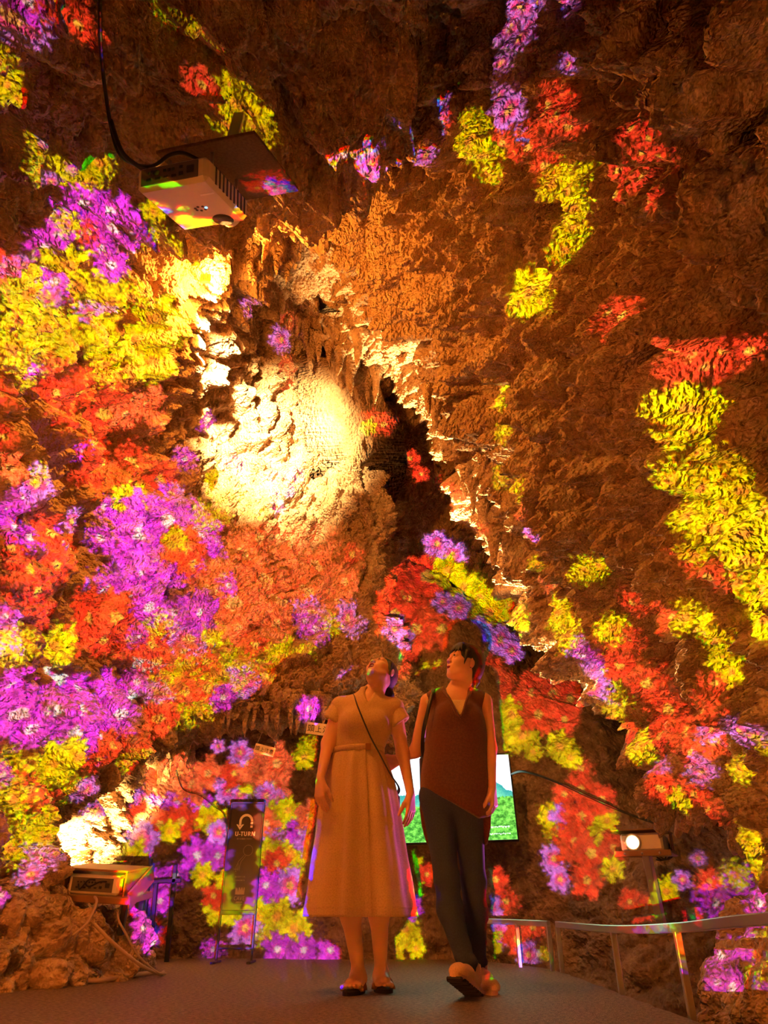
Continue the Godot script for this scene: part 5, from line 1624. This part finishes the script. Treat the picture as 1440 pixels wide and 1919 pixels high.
func stalactites() -> void:
	var roots := targets_stalactites()
	var r := RandomNumberGenerator.new()
	r.seed = 12
	for k in range(0, roots.size(), 5):
		var parent: Node = get_node(["wall_left", "ceiling", "ceiling_cleft"][int(roots[k + 4]) - 6])
		var l: float = roots[k + 3] * 1.1 + 0.05
		var rad := l * r.randf_range(0.14, 0.22)
		var pts := PackedVector3Array()
		var rr := PackedFloat32Array()
		var lean := V(r.randf_range(-0.1, 0.1), 0, r.randf_range(-0.1, 0.1))
		for i in 9:
			var t := i / 8.0
			pts.append(lean * l * t * t + V(0, 0.07 - (l + 0.05) * t, 0))
			rr.append(maxf(rad * (1.25 - 1.15 * t) * (1.0 + 0.22 * sin(t * 9.0 + r.randf() * 2.0)), 0.003))
		rr[0] = rad * 1.7
		obj("stalactite", tube_mesh(pts, rr, 9), M.rock, parent, Transform3D(Basis.IDENTITY, Vector3(roots[k], roots[k + 1], roots[k + 2])))


# a projector body: lens towards -z, underside (or top) at y = 0, rising to h
func projector_body(t: Node3D, w: float, h: float, d: float, body: Material) -> void:
	var st := st_new()
	add_box(st, Transform3D(Basis.IDENTITY, V(0, h * 0.5, 0)), V(w, h, d), 0.014)
	obj("body", done(st), body, t)
	# the connector panel on the rear face
	var rear := obj("rear_panel", box_mesh(V(w * 0.8, h * 0.7, 0.004), 0.001, V(-w * 0.02, h * 0.5, d * 0.5 + 0.001)), M.grey_plastic, t)
	var n := 0
	for p in [[-0.3, 0.62, 8, 8], [-0.24, 0.62, 8, 8], [-0.18, 0.62, 8, 8], [-0.08, 0.62, 10, 10], [-0.02, 0.62, 10, 10], [0.04, 0.62, 10, 10], [-0.3, 0.35, 20, 9], [-0.17, 0.35, 22, 9], [-0.06, 0.35, 16, 8], [0.05, 0.35, 16, 8], [0.15, 0.38, 16, 14], [0.15, 0.65, 12, 10], [0.28, 0.5, 26, 24]]:
		var q := V(p[0] * w, p[1] * h, d * 0.5 + 0.004)
		obj("port", box_mesh(V(p[2] * 0.001, p[3] * 0.001, 0.005), 0.001, q), M.port, rear)
		n += 1
	for k in 9:
		obj("vent", box_mesh(V(0.003, h * 0.72, 0.009), 0.001, V(w * 0.5, h * 0.5, -d * 0.38 + k * d * 0.085)), M.port, t)
	# lens barrel, ring and glass
	var c := V(w * 0.2, h * 0.5, -d * 0.5)
	var ax := Basis(Vector3.RIGHT, -PI / 2)
	var ring := obj("lens_ring", lathe_mesh(PackedVector2Array([V2(0.0, -0.02), V2(h * 0.46, -0.02), V2(h * 0.5, 0.0), V2(h * 0.48, 0.02), V2(h * 0.42, 0.022), V2(h * 0.36, 0.006)]), 28), body, t, Transform3D(ax, c))
	obj("lens", lathe_mesh(PackedVector2Array([V2(0.0, 0.014), V2(h * 0.15, 0.0125), V2(h * 0.28, 0.009), V2(h * 0.37, 0.003)]), 28), M.lens if M.has("lens") else M.port, ring)


func hanging_projector() -> void:
	# its flat top faces down to the camera; the rear with its sockets faces the entrance
	var x := V(0.271, -0.035, 0.075).normalized()
	var y := V(0.0, 0.91, 0.41)
	y = (y - x * y.dot(x)).normalized()
	var b := Basis(x, y, x.cross(y))
	var c := V(-0.642, 2.404, -1.513)
	M.lens = mat(Color(0.3, 0.28, 0.26), 0.08)
	var t := thing("projector", "white projector hanging upside down under the roof, sockets and cables at its rear", "projector", c, b)
	var w := 0.262
	var h := 0.082
	var d := 0.275
	projector_body(t, w, h, d, M.white_plastic)
	# keys and lamps on the face that looks down, and the notch over the lens
	for k in 7:
		var a := TAU * k / 7
		var key := SphereMesh.new()
		key.radius = 0.005
		key.height = 0.004
		obj("key", key, M.grey_plastic if k else glow(Color(0.5, 0.75, 1.0), 2.5), t, Transform3D(Basis.IDENTITY, V(0.018 + cos(a) * 0.02, -0.001, -0.012 + sin(a) * 0.012)))
	obj("label_plate", box_mesh(V(0.05, 0.001, 0.01), 0.0003, V(0.085, -0.0005, 0.06)), M.print_white, t)
	obj("air_slot", box_mesh(V(0.034, 0.003, 0.006), 0.001, V(0.06, 0.0, -0.085)), M.port, t)
	obj("lens_notch", lathe_mesh(PackedVector2Array([V2(0, 0.0), V2(0.036, 0.0), V2(0.038, 0.004)]), 28), M.lens, t, Transform3D(Basis.IDENTITY, V(w * 0.2, -0.0012, -d * 0.36)))
	# the board it hangs from
	var m := thing("mounting_board", "thin brown board fixed to the roof above the hanging white projector", "board", c, b)
	obj("board", box_mesh(V(0.36, 0.012, 0.34), 0.002, V(0.1, 0.145, -0.06)), M.wood, m)
	for p in [[-0.06, 0.06], [0.1, 0.06], [-0.06, -0.1], [0.1, -0.1]]:
		obj("post", lathe_mesh(PackedVector2Array([V2(0.0, h), V2(0.006, h), V2(0.006, 0.14), V2(0.0, 0.14)]), 10), M.steel, m, Transform3D(Basis.IDENTITY, V(p[0], 0, p[1])))
	obj("bracket", bar_mesh(V(0.08, 0.15, -0.05), V(0.02, 0.5, -0.25), 0.04, 0.02), M.steel, m)
	var k := smooth(PackedVector3Array([V(-0.853, 2.75, -1.007), V(-0.902, 2.712, -1.182), V(-0.936, 2.684, -1.371), V(-0.924, 2.629, -1.46), V(-0.845, 2.53, -1.44), V(-0.758, 2.46, -1.4), V(-0.699, 2.47, -1.37), V(-0.655, 2.485, -1.372), V(-0.60, 2.465, -1.385)]), 8)
	tag(obj("power_cable", tube_mesh(k, [0.0065], 9), M.black), "black cable looping down the rock into the rear of the hanging projector", "cable")
	k = smooth(PackedVector3Array([V(-0.935, 2.684, -1.38), V(-0.9, 2.6, -1.44), V(-0.82, 2.5, -1.43), V(-0.745, 2.41, -1.39), V(-0.715, 2.405, -1.395)]), 8)
	tag(obj("signal_cable", tube_mesh(k, [0.008, 0.008, 0.008, 0.008, 0.008, 0.008, 0.008, 0.008, 0.008, 0.008, 0.008, 0.008, 0.008, 0.008, 0.008, 0.008, 0.008, 0.008, 0.008, 0.008, 0.008, 0.008, 0.008, 0.008, 0.008, 0.008, 0.012], 9), M.black), "shorter black cable plugged into the left end of the hanging projector", "cable")


func glow(c: Color, e: float) -> StandardMaterial3D:
	var m := mat(c, 0.4)
	m.emission_enabled = true
	m.emission = c
	m.emission_energy_multiplier = e
	return m


func tray_projector() -> void:
	var b := Basis(Vector3.UP, -0.12) * Basis(Vector3(0, 0, 1), -0.05) * Basis(Vector3.RIGHT, 0.12)
	var t := thing("projector", "white projector in an open wooden housing on the rocks at lower left", "projector", V(-1.64, 0.425, -4.58), b)
	projector_body(t, 0.31, 0.1, 0.24, M.white_plastic)
	var c := thing("projector_housing", "brown wooden housing with a lid around the white projector at lower left", "housing", V(-1.64, 0.425, -4.58), b)
	obj("tray", box_mesh(V(0.44, 0.035, 0.32), 0.004, V(0.02, -0.019, -0.005)), M.tray, c)
	obj("lid", box_mesh(V(0.4, 0.012, 0.3), 0.003, V(0.0, 0.125, -0.02)), M.tray, c)
	for sg in [-1.0, 1.0]:
		obj("side", box_mesh(V(0.012, 0.12, 0.27), 0.003, V(sg * 0.185, 0.058, -0.02)), M.tray, c)
	obj("end_board", bar_mesh(V(0.24, -0.02, 0.15), V(0.24, 0.1, -0.12), 0.014, 0.1), M.tray, c)
	for p in [[-0.18, 0.1], [0.2, 0.1], [0.2, -0.12]]:
		obj("foot", box_mesh(V(0.03, 0.16, 0.03), 0.003, V(p[0], -0.11, p[1])), M.black, c)
	# cords on the connectors
	for q in [[-0.09, 0.05, -0.02, 0.2, 0.075], [-0.06, 0.065, 0.05, 0.19, 0.07]]:
		var pts := PackedVector3Array([V(q[0], q[1], 0.122), V((q[0] + q[2]) * 0.5, q[1] - 0.02, 0.16), V(q[2], q[4], 0.15), V(q[2] + 0.03, q[4], 0.125)])
		obj("cord", tube_mesh(smooth(pts, 5), [0.005], 7), M.black, t)


func pole_projector() -> void:
	var at := V(1.76, 0.665, -5.15)
	var b := Basis(Vector3.UP, PI - 0.5) * Basis(Vector3.RIGHT, 0.03)
	M.lens = glow(Color(1.0, 0.86, 0.62), 6.0)
	var t := thing("projector", "white projector with a glowing lens on a pole stand at right", "projector", at, b)
	projector_body(t, 0.27, 0.11, 0.24, M.white_plastic)
	var s := thing("pole_stand", "steel pole with a tray and hood that carries the glowing projector", "stand", at, b)
	obj("tray", box_mesh(V(0.36, 0.012, 0.3), 0.002, V(0, -0.007, 0)), M.tray, s)
	obj("tray_lip", box_mesh(V(0.36, 0.035, 0.008), 0.002, V(0, -0.014, -0.15)), M.tray, s)
	for k in 3:
		obj("bolt", lathe_mesh(PackedVector2Array([V2(0, 0.006), V2(0.007, 0.005), V2(0.008, 0.0)]), 10), M.steel, s, Transform3D(Basis(Vector3.RIGHT, -PI / 2), V(-0.11 + k * 0.11, -0.014, -0.154)))
	obj("hood", box_mesh(V(0.34, 0.008, 0.3), 0.002, V(0, 0.128, 0.0)), M.tray, s)
	for sg in [-1.0, 1.0]:
		obj("hood_side", box_mesh(V(0.006, 0.13, 0.1), 0.001, V(sg * 0.16, 0.06, 0.09)), M.tray, s)
	var foot := b.inverse() * (V(1.8, 0.2, -5.2) - at)
	obj("pole", bar_mesh(V(0, -0.013, 0), foot, 0.05, 0.05, V(1, 0, 0.3)), M.steel, s)
	var coil := PackedVector3Array()
	for k in 50:
		var a := k * 0.62
		coil.append(V(-0.1 + 0.05 * cos(a) + k * 0.001, 0.03 + 0.045 * sin(a) - 0.02 * sin(k * 0.3), 0.16 + 0.02 * cos(a * 0.4)))
	obj("cord", tube_mesh(coil, [0.005], 6), M.black, t)
	var l := SpotLight3D.new()
	l.name = "projector_beam"
	l.position = V(0.054, 0.055, -0.16)
	l.light_color = Color(1.0, 0.45, 0.9)
	l.light_energy = 3.0
	l.spot_angle = 24
	l.spot_range = 30
	l.spot_attenuation = 2
	l.spot_angle_attenuation = 0.5
	l.light_size = 0.03
	l.shadow_enabled = true
	t.add_child(l, true)
	l.look_at(V(0.1, 1.05, -3.9))


func screen() -> void:
	var w := 0.98
	var h := 0.64
	var im := Image.create(392, 256, false, Image.FORMAT_RGB8)
	var n := FastNoiseLite.new()
	n.frequency = 0.05
	n.fractal_octaves = 4
	n.seed = 5
	var cn := FastNoiseLite.new()
	cn.noise_type = FastNoiseLite.TYPE_CELLULAR
	cn.frequency = 0.09
	cn.seed = 6
	for y in 256:
		for x in 392:
			var far := 118.0 - 34.0 * exp(-pow((x - 330.0) / 40.0, 2.0)) - 20.0 * exp(-pow((x - 230.0) / 70.0, 2.0)) + 5.0 * n.get_noise_2d(x, 0)
			var near := 140.0 + 12.0 * sin(x * 0.012) + 6.0 * n.get_noise_2d(x * 2, 90)
			var c := Color(0.93, 0.98, 1.0).lerp(Color(0.8, 0.94, 1.0), clampf((y - 40) / 120.0, 0, 1))
			if y > near:
				var v := 0.45 + 0.7 * n.get_noise_2d(x * 0.8, y * 1.2) + 0.3 * n.get_noise_2d(x * 3, y * 4) - 0.35 * cn.get_noise_2d(x * 1.3, y * 1.7)
				c = Color(0.05, 0.3, 0.08).lerp(Color(0.5, 0.85, 0.32), clampf(v, 0, 1))
			elif y > far:
				c = Color(0.16, 0.55, 0.55).lerp(Color(0.4, 0.75, 0.6), clampf((y - far) / 40.0 + 0.4 * n.get_noise_2d(x * 3, y * 3), 0, 1))
			im.set_pixel(x, y, c)
	var r := RandomNumberGenerator.new()
	r.seed = 9
	for line in [[216, 150, 372, 5], [236, 190, 372, 5]]:   # two small lines of white type at the foot
		var x: int = line[1]
		while x < line[2]:
			var step := r.randi_range(3, 6)
			im.fill_rect(Rect2i(x, line[0] + r.randi_range(0, 2), step - 2, r.randi_range(2, 5)), Color(1, 1, 1))
			im.fill_rect(Rect2i(x, line[0] + 2, step - 1, 1), Color(1, 1, 1))
			x += step
	var pic := mat(Color(0.02, 0.02, 0.02), 0.15)
	pic.emission_enabled = true
	pic.emission_texture = ImageTexture.create_from_image(im)
	pic.emission = Color.BLACK
	pic.emission_energy_multiplier = 1.6
	var t := thing("monitor", "flat screen on the back wall showing a green forested mountain under pale sky", "screen", V(0.565, 0.8, -6.0), Basis(Vector3(0, 0, 1), 0.03))
	obj("case", box_mesh(V(w + 0.03, h + 0.03, 0.045), 0.006, V(0, h * 0.5, -0.025)), M.black, t)
	var st := st_new()
	var q := [V(-w * 0.5, h, 0.001), V(w * 0.5, h, 0.001), V(w * 0.5, 0, 0.001), V(-w * 0.5, 0, 0.001)]
	var uv := [Vector2(0, 0), Vector2(1, 0), Vector2(1, 1), Vector2(0, 1)]
	for i in [0, 1, 2, 0, 2, 3]:
		st.set_uv(uv[i])
		st.add_vertex(q[i])
	obj("display", done(st), pic, t)
	obj("bracket", box_mesh(V(0.2, 0.2, 0.4), 0.01, V(0, 0.3, -0.24)), M.black, t)
	var l := AreaLight3D.new()
	l.name = "screen_light"
	l.area_size = Vector2(w, h)
	l.light_color = Color(0.75, 1.0, 0.85)
	l.light_energy = 0.35
	l.area_range = 30
	l.shadow_enabled = true
	l.position = V(0, h * 0.5, 0.01)
	l.rotation = V(0, PI, 0)
	t.add_child(l, true)


# strokes of a character in a unit square, as thin raised bars
func strokes(st: SurfaceTool, lines: Array, at: Vector2, size: float, width: float, z: float) -> void:
	for l in lines:
		for i in range(0, l.size() - 2, 2):
			var a := V(at.x + l[i] * size, at.y + l[i + 1] * size, z)
			var b := V(at.x + l[i + 2] * size, at.y + l[i + 3] * size, z)
			if a.distance_to(b) > 1e-5:
				var d := (b - a).normalized() * width * 0.3
				add_bar(st, a - d, b + d, width, 0.0012, Vector3(0, 0, 1), 0.0002)


func kanji() -> Array:
	return [
		[[0.05, 0.92, 0.45, 0.92], [0.1, 0.78, 0.4, 0.78, 0.4, 0.52, 0.1, 0.52, 0.1, 0.78], [0.15, 0.42, 0.2, 0.24], [0.36, 0.42, 0.31, 0.24], [0.03, 0.12, 0.47, 0.2], [0.52, 0.95, 0.98, 0.95], [0.75, 0.95, 0.7, 0.82], [0.57, 0.82, 0.94, 0.82, 0.94, 0.26, 0.57, 0.26, 0.57, 0.82], [0.57, 0.63, 0.94, 0.63], [0.57, 0.44, 0.94, 0.44], [0.67, 0.24, 0.53, 0.04], [0.82, 0.24, 0.97, 0.04]],
		[[0.5, 0.95, 0.5, 0.1], [0.5, 0.58, 0.84, 0.58], [0.06, 0.1, 0.94, 0.1]],
		[[0.12, 0.92, 0.27, 0.82], [0.05, 0.66, 0.2, 0.57], [0.07, 0.08, 0.27, 0.42], [0.58, 0.97, 0.68, 0.86], [0.37, 0.77, 0.96, 0.77], [0.42, 0.45, 0.92, 0.45], [0.34, 0.08, 0.99, 0.08], [0.66, 0.77, 0.66, 0.08]],
		[[0.5, 1.0, 0.5, 0.9], [0.15, 0.9, 0.85, 0.9], [0.34, 0.86, 0.4, 0.77], [0.66, 0.86, 0.6, 0.77], [0.05, 0.74, 0.95, 0.74], [0.22, 0.65, 0.78, 0.65, 0.78, 0.37, 0.22, 0.37, 0.22, 0.65], [0.22, 0.51, 0.78, 0.51], [0.13, 0.27, 0.07, 0.08], [0.3, 0.28, 0.34, 0.05, 0.66, 0.05, 0.72, 0.17], [0.48, 0.3, 0.55, 0.19], [0.79, 0.29, 0.93, 0.13]],
	]


func warning_signs() -> void:
	var g := kanji()
	for s in [[V(-0.925, 1.405, -5.55), -0.24, 0.16, 0.068, "warning board with four black characters hung tilted under the low arch"], [V(-0.46, 1.505, -5.3), -0.12, 0.245, 0.085, "warning board with black characters hung beside the shoulder of the woman in the dress"]]:
		var w: float = s[2]
		var h: float = s[3]
		var t := thing("warning_sign", "cream " + s[4], "sign", s[0], Basis(Vector3(0, 0, 1), s[1]) * Basis(Vector3.RIGHT, 0.1), "overhead warning boards")
		obj("board", box_mesh(V(w, h, 0.005), 0.001), M.sign_white, t)
		var st := st_new()
		var k := minf(h * 0.62, w * 0.21)
		for i in 4:
			strokes(st, g[i], V2(-w * 0.47 + i * w * 0.238, -k * 0.5), k, k * 0.085, 0.0032)
		obj("lettering", done(st), M.port, t)
		for sg in [-1.0, 1.0]:
			var a := V(sg * w * 0.44, h * 0.45, 0)
			obj("string", tube_mesh(PackedVector3Array([a, V(sg * w * 0.36, h * 0.5 + 0.12, -0.01), V(sg * w * 0.3, h * 0.5 + 0.26, -0.03)]), [0.0018], 6), M.beige_cable, t)


func word(called: String, text: String, size: float, at: Vector3, m: Material, parent: Node, bold := false) -> void:
	var f := SystemFont.new()
	f.font_names = PackedStringArray(["Droid Sans"])
	if bold:
		f.font_weight = 700
	var tm := TextMesh.new()
	tm.text = text
	tm.font = f
	tm.font_size = 64
	tm.pixel_size = size / 64.0
	tm.depth = 0.0015
	obj(called, tm, m, parent, Transform3D(Basis.IDENTITY, at))


func uturn_sign() -> void:
	var t := thing("sign_stand", "tall black poster stand with a white U-turn arrow on its dark panel", "sign", V(-1.083, 0, -5.92))
	var w := 0.255
	var z := 0.0
	for sg in [-1.0, 1.0]:
		obj("post", bar_mesh(V(sg * w * 0.5, 0, z), V(sg * w * 0.5, 1.075, z), 0.014, 0.018, Vector3(0, 0, 1)), M.black, t)
		obj("foot", bar_mesh(V(sg * w * 0.5, 0.008, -0.12), V(sg * w * 0.5, 0.008, 0.13), 0.03, 0.014), M.black, t)
	obj("crossbar", bar_mesh(V(-w * 0.5, 0.09, 0), V(w * 0.5, 0.09, 0), 0.012, 0.012), M.black, t)
	obj("crossbar", bar_mesh(V(-w * 0.5, 0.315, 0.002), V(w * 0.5, 0.315, 0.002), 0.016, 0.03), M.black, t)
	obj("crossbar", bar_mesh(V(-w * 0.5, 1.07, 0.002), V(w * 0.5, 1.07, 0.002), 0.016, 0.016), M.black, t)
	var p := obj("panel", box_mesh(V(w - 0.012, 0.735, 0.006), 0.001, V(0, 0.695, 0.004)), M.panel, t)
	var f := 0.0085
	# the arrow: a half ring, a left leg with a head, and two blocks that end the right leg
	var ring := PackedVector2Array()
	for k in 21:
		ring.append(V2(cos(PI * k / 20), sin(PI * k / 20)) * 0.054)
	for k in 21:
		ring.append(V2(cos(PI * (20 - k) / 20), sin(PI * (20 - k) / 20)) * 0.036)
	obj("arrow", slab_mesh(ring, 0.002), M.print_white, p, Transform3D(Basis.IDENTITY, V(0, 0.935, f)))
	obj("arrow", slab_mesh(PackedVector2Array([V2(-0.054, 0), V2(-0.036, 0), V2(-0.036, -0.035), V2(-0.054, -0.035)]), 0.002), M.print_white, p, Transform3D(Basis.IDENTITY, V(0, 0.935, f)))
	obj("arrow_head", slab_mesh(PackedVector2Array([V2(-0.075, -0.022), V2(-0.062, -0.022), V2(-0.045, -0.042), V2(-0.028, -0.022), V2(-0.015, -0.022), V2(-0.045, -0.062)]), 0.002), M.print_white, p, Transform3D(Basis.IDENTITY, V(0, 0.935, f)))
	for y in [-0.022, -0.046]:
		obj("arrow_block", slab_mesh(PackedVector2Array([V2(0.036, 0), V2(0.054, 0), V2(0.054, 0.016), V2(0.036, 0.016)]), 0.002), M.print_white, p, Transform3D(Basis.IDENTITY, V(0, 0.935 + y, f)))
	word("lettering", "U-TURN", 0.043, V(0, 0.845, f), M.print_white, p, true)
	# a line of small type, a line drawing, and two more small lines
	var jp := [
		[[0.05, 0.8, 0.2, 0.65], [0.05, 0.3, 0.25, 0.5], [0.5, 0.95, 0.35, 0.6], [0.42, 0.75, 0.9, 0.75, 0.85, 0.6], [0.65, 0.7, 0.6, 0.4, 0.35, 0.05], [0.6, 0.45, 0.95, 0.05]],
		[[0.05, 0.4, 0.35, 0.7, 0.95, 0.25]],
		[[0.1, 0.7, 0.6, 0.7], [0.35, 0.95, 0.35, 0.1, 0.15, 0.2, 0.3, 0.4, 0.75, 0.4, 0.85, 0.15, 0.6, 0.08], [0.75, 0.8, 0.9, 0.65]],
		[[0.1, 0.85, 0.22, 0.72], [0.05, 0.5, 0.2, 0.5, 0.15, 0.15, 0.95, 0.05], [0.45, 0.95, 0.35, 0.65], [0.42, 0.8, 0.42, 0.25], [0.65, 0.95, 0.65, 0.25], [0.42, 0.75, 0.9, 0.75], [0.42, 0.5, 0.9, 0.5], [0.42, 0.25, 0.92, 0.25]],
		[[0.2, 0.85, 0.55, 0.85, 0.25, 0.2, 0.1, 0.35, 0.9, 0.4], [0.75, 0.6, 0.65, 0.05]],
		[[0.65, 0.95, 0.25, 0.5, 0.7, 0.05]],
		[[0.15, 0.75, 0.6, 0.75], [0.4, 0.95, 0.2, 0.1], [0.5, 0.5, 0.85, 0.5], [0.45, 0.2, 0.85, 0.12]],
		[[0.15, 0.75, 0.8, 0.75], [0.45, 0.95, 0.65, 0.4], [0.2, 0.35, 0.3, 0.1, 0.7, 0.1]],
		[[0.2, 0.8, 0.2, 0.2, 0.35, 0.1], [0.7, 0.7, 0.8, 0.35]],
	]
	var st := st_new()
	for i in 9:
		strokes(st, jp[i], V2(-0.06 + i * 0.0135, 0.805), 0.0115, 0.0018, f)
	for i in 7:
		strokes(st, jp[(i * 4 + 3) % 9], V2(-0.045 + i * 0.0108, 0.545), 0.009, 0.0013, f)
		strokes(st, jp[(i * 5 + 1) % 9], V2(-0.045 + i * 0.0108, 0.522), 0.009, 0.0013, f)
	obj("small_print", done(st), M.print_dim, p)
	st = st_new()
	var circle := PackedVector3Array()
	for k in 25:
		circle.append(V(0.035 + cos(TAU * k / 24) * 0.036, 0.73 + sin(TAU * k / 24) * 0.036, f))
	add_tube(st, circle, [0.0014], 6)
	for q in [[0.012, 0.7, -0.03, 0.655, -0.045, 0.62], [0.022, 0.692, -0.012, 0.652, -0.02, 0.615], [-0.045, 0.62, -0.045, 0.585], [-0.02, 0.615, -0.02, 0.59], [-0.032, 0.64, -0.032, 0.59], [-0.062, 0.6, -0.028, 0.6], [-0.05, 0.585, -0.04, 0.585]]:
		var pts := PackedVector3Array()
		for i in range(0, q.size(), 2):
			pts.append(V(q[i], q[i + 1], f))
		add_tube(st, pts, [0.0014], 6)
	obj("line_drawing", done(st), M.print_dim, p)
	# the mark of the cave: a block with icicle shapes cut from its top edge, and its name
	obj("emblem", slab_mesh(PackedVector2Array([V2(-0.034, 0), V2(0.034, 0), V2(0.034, 0.046), V2(0.028, 0.046), V2(0.023, 0.02), V2(0.017, 0.046), V2(0.01, 0.046), V2(0.004, 0.028), V2(-0.003, 0.046), V2(-0.008, 0.046), V2(-0.014, 0.014), V2(-0.021, 0.046), V2(-0.025, 0.034), V2(-0.029, 0.046), V2(-0.034, 0.046)]), 0.002), M.print_dim, p, Transform3D(Basis.IDENTITY, V(0.0, 0.432, f)))
	word("lettering", "CAVE", 0.036, V(0, 0.407, f), M.print_dim, p)
	word("lettering", "OKINAWA", 0.011, V(0, 0.382, f), M.print_dim, p)


func rails() -> void:
	# the short rail at the back and the long one at the right edge of the walkway
	var spec := [
		["short steel guard rail at the back edge of the walkway behind the woman in jeans", [V(0.5, 0.262, -6.0), V(0.78, 0.262, -5.72), V(1.02, 0.257, -5.36), V(1.07, 0.255, -5.22)], [0.15, 0.5, 0.97]],
		["long steel guard rail along the right edge of the walkway towards the entrance", [V(1.1, 0.255, -5.1), V(1.13, 0.256, -3.98), V(1.14, 0.28, -3.14), V(1.15, 0.315, -2.5), V(1.16, 0.35, -1.6), V(1.16, 0.35, -0.4)], [0.01, 0.2, 0.4, 0.72, 0.97]],
	]
	for s in spec:
		var t := thing("guard_rail", s[0], "railing")
		var pts := smooth(PackedVector3Array(s[1]), 10)
		var st := st_new()
		st.set_smooth_group(-1)
		var rings: Array[PackedVector3Array] = []
		for i in pts.size():
			var d := (pts[mini(i + 1, pts.size() - 1)] - pts[maxi(i - 1, 0)]).normalized()
			var x := d.cross(Vector3.UP).normalized()
			var ring := PackedVector3Array()
			for c in [[-1, -0.8], [-0.8, -1], [0.8, -1], [1, -0.8], [1, 0.8], [0.8, 1], [-0.8, 1], [-1, 0.8]]:
				ring.append(pts[i] + x * (c[0] * 0.013) + V(0, c[1] * 0.017, 0))
			rings.append(ring)
		for i in pts.size() - 1:
			for c in 8:
				st.set_smooth_group(c)
				quad(st, rings[i][c], rings[i][(c + 1) % 8], rings[i + 1][(c + 1) % 8], rings[i + 1][c])
		for c in range(1, 7):
			tri(st, rings[0][0], rings[0][c], rings[0][c + 1])
			tri(st, rings[-1][0], rings[-1][c + 1], rings[-1][c])
		obj("handrail", done(st), M.steel, t)
		for f in s[2]:
			var p: Vector3 = pts[int(f * (pts.size() - 1))]
			obj("post", bar_mesh(Vector3(p.x, -0.03 if p.x < 1.1 else -0.1, p.z), p - V(0, 0.01, 0), 0.026, 0.026, Vector3(0, 0, 1)), M.steel, t)
	var t := thing("guard_rail", "black bars built in the shape of a handrail shadow on the flowers left of the poster stand", "railing")  # solid dark bars stand in for the shadow of a handrail
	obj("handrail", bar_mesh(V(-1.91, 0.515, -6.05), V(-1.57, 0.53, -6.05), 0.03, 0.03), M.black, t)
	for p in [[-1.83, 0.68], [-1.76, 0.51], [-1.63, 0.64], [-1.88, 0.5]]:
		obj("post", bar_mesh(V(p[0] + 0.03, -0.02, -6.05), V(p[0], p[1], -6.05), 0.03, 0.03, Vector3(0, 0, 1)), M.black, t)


func cables() -> void:
	for c in [
		["beige cable lying on the walkway along the foot of the left rocks", [V(-2.1, 0.015, -4.0), V(-1.9, 0.016, -4.18), V(-1.76, 0.014, -4.3), V(-1.6, 0.014, -4.32), V(-1.5, 0.014, -4.4), V(-1.42, 0.02, -4.62), V(-1.36, 0.014, -4.9)], 0.011, M.beige_cable],
		["pale cord running from the housing down over the left rocks", [V(-1.62, 0.4, -4.42), V(-1.56, 0.37, -4.3), V(-1.57, 0.28, -4.25), V(-1.62, 0.22, -4.2)], 0.007, M.beige_cable],
		["thin pale cord hanging from the housing in a loop to the floor", [V(-1.49, 0.36, -4.5), V(-1.47, 0.3, -4.42), V(-1.42, 0.22, -4.45), V(-1.37, 0.12, -4.55), V(-1.3, 0.03, -4.72), V(-1.28, 0.012, -4.85)], 0.006, M.beige_cable],
		["thick beige conduit leaning from the rocks to the walkway", [V(-1.57, 0.27, -4.35), V(-1.45, 0.17, -4.4), V(-1.36, 0.08, -4.55), V(-1.3, 0.02, -4.75), V(-1.32, 0.013, -4.95)], 0.009, M.beige_cable],
		["thin black wire sagging across the flowers above the poster stand", [V(-1.8, 1.45, -6.2), V(-1.68, 1.21, -6.12), V(-1.52, 1.15, -6.1), V(-1.4, 1.07, -6.1), V(-1.29, 0.98, -6.1), V(-1.25, 0.7, -6.15)], 0.0035, M.black],
		["black cable slung along the brown wall from the screen to the glowing projector", [V(1.05, 1.3, -6.0), V(1.12, 1.28, -5.75), V(1.33, 1.19, -5.66), V(1.55, 1.07, -5.58), V(1.77, 0.955, -5.5), V(1.95, 0.86, -5.35)], 0.009, M.black],
	]:
		tag(obj("cable", tube_mesh(smooth(PackedVector3Array(c[1]), 7), [c[2]], 8), c[3]), c[0], "cable")
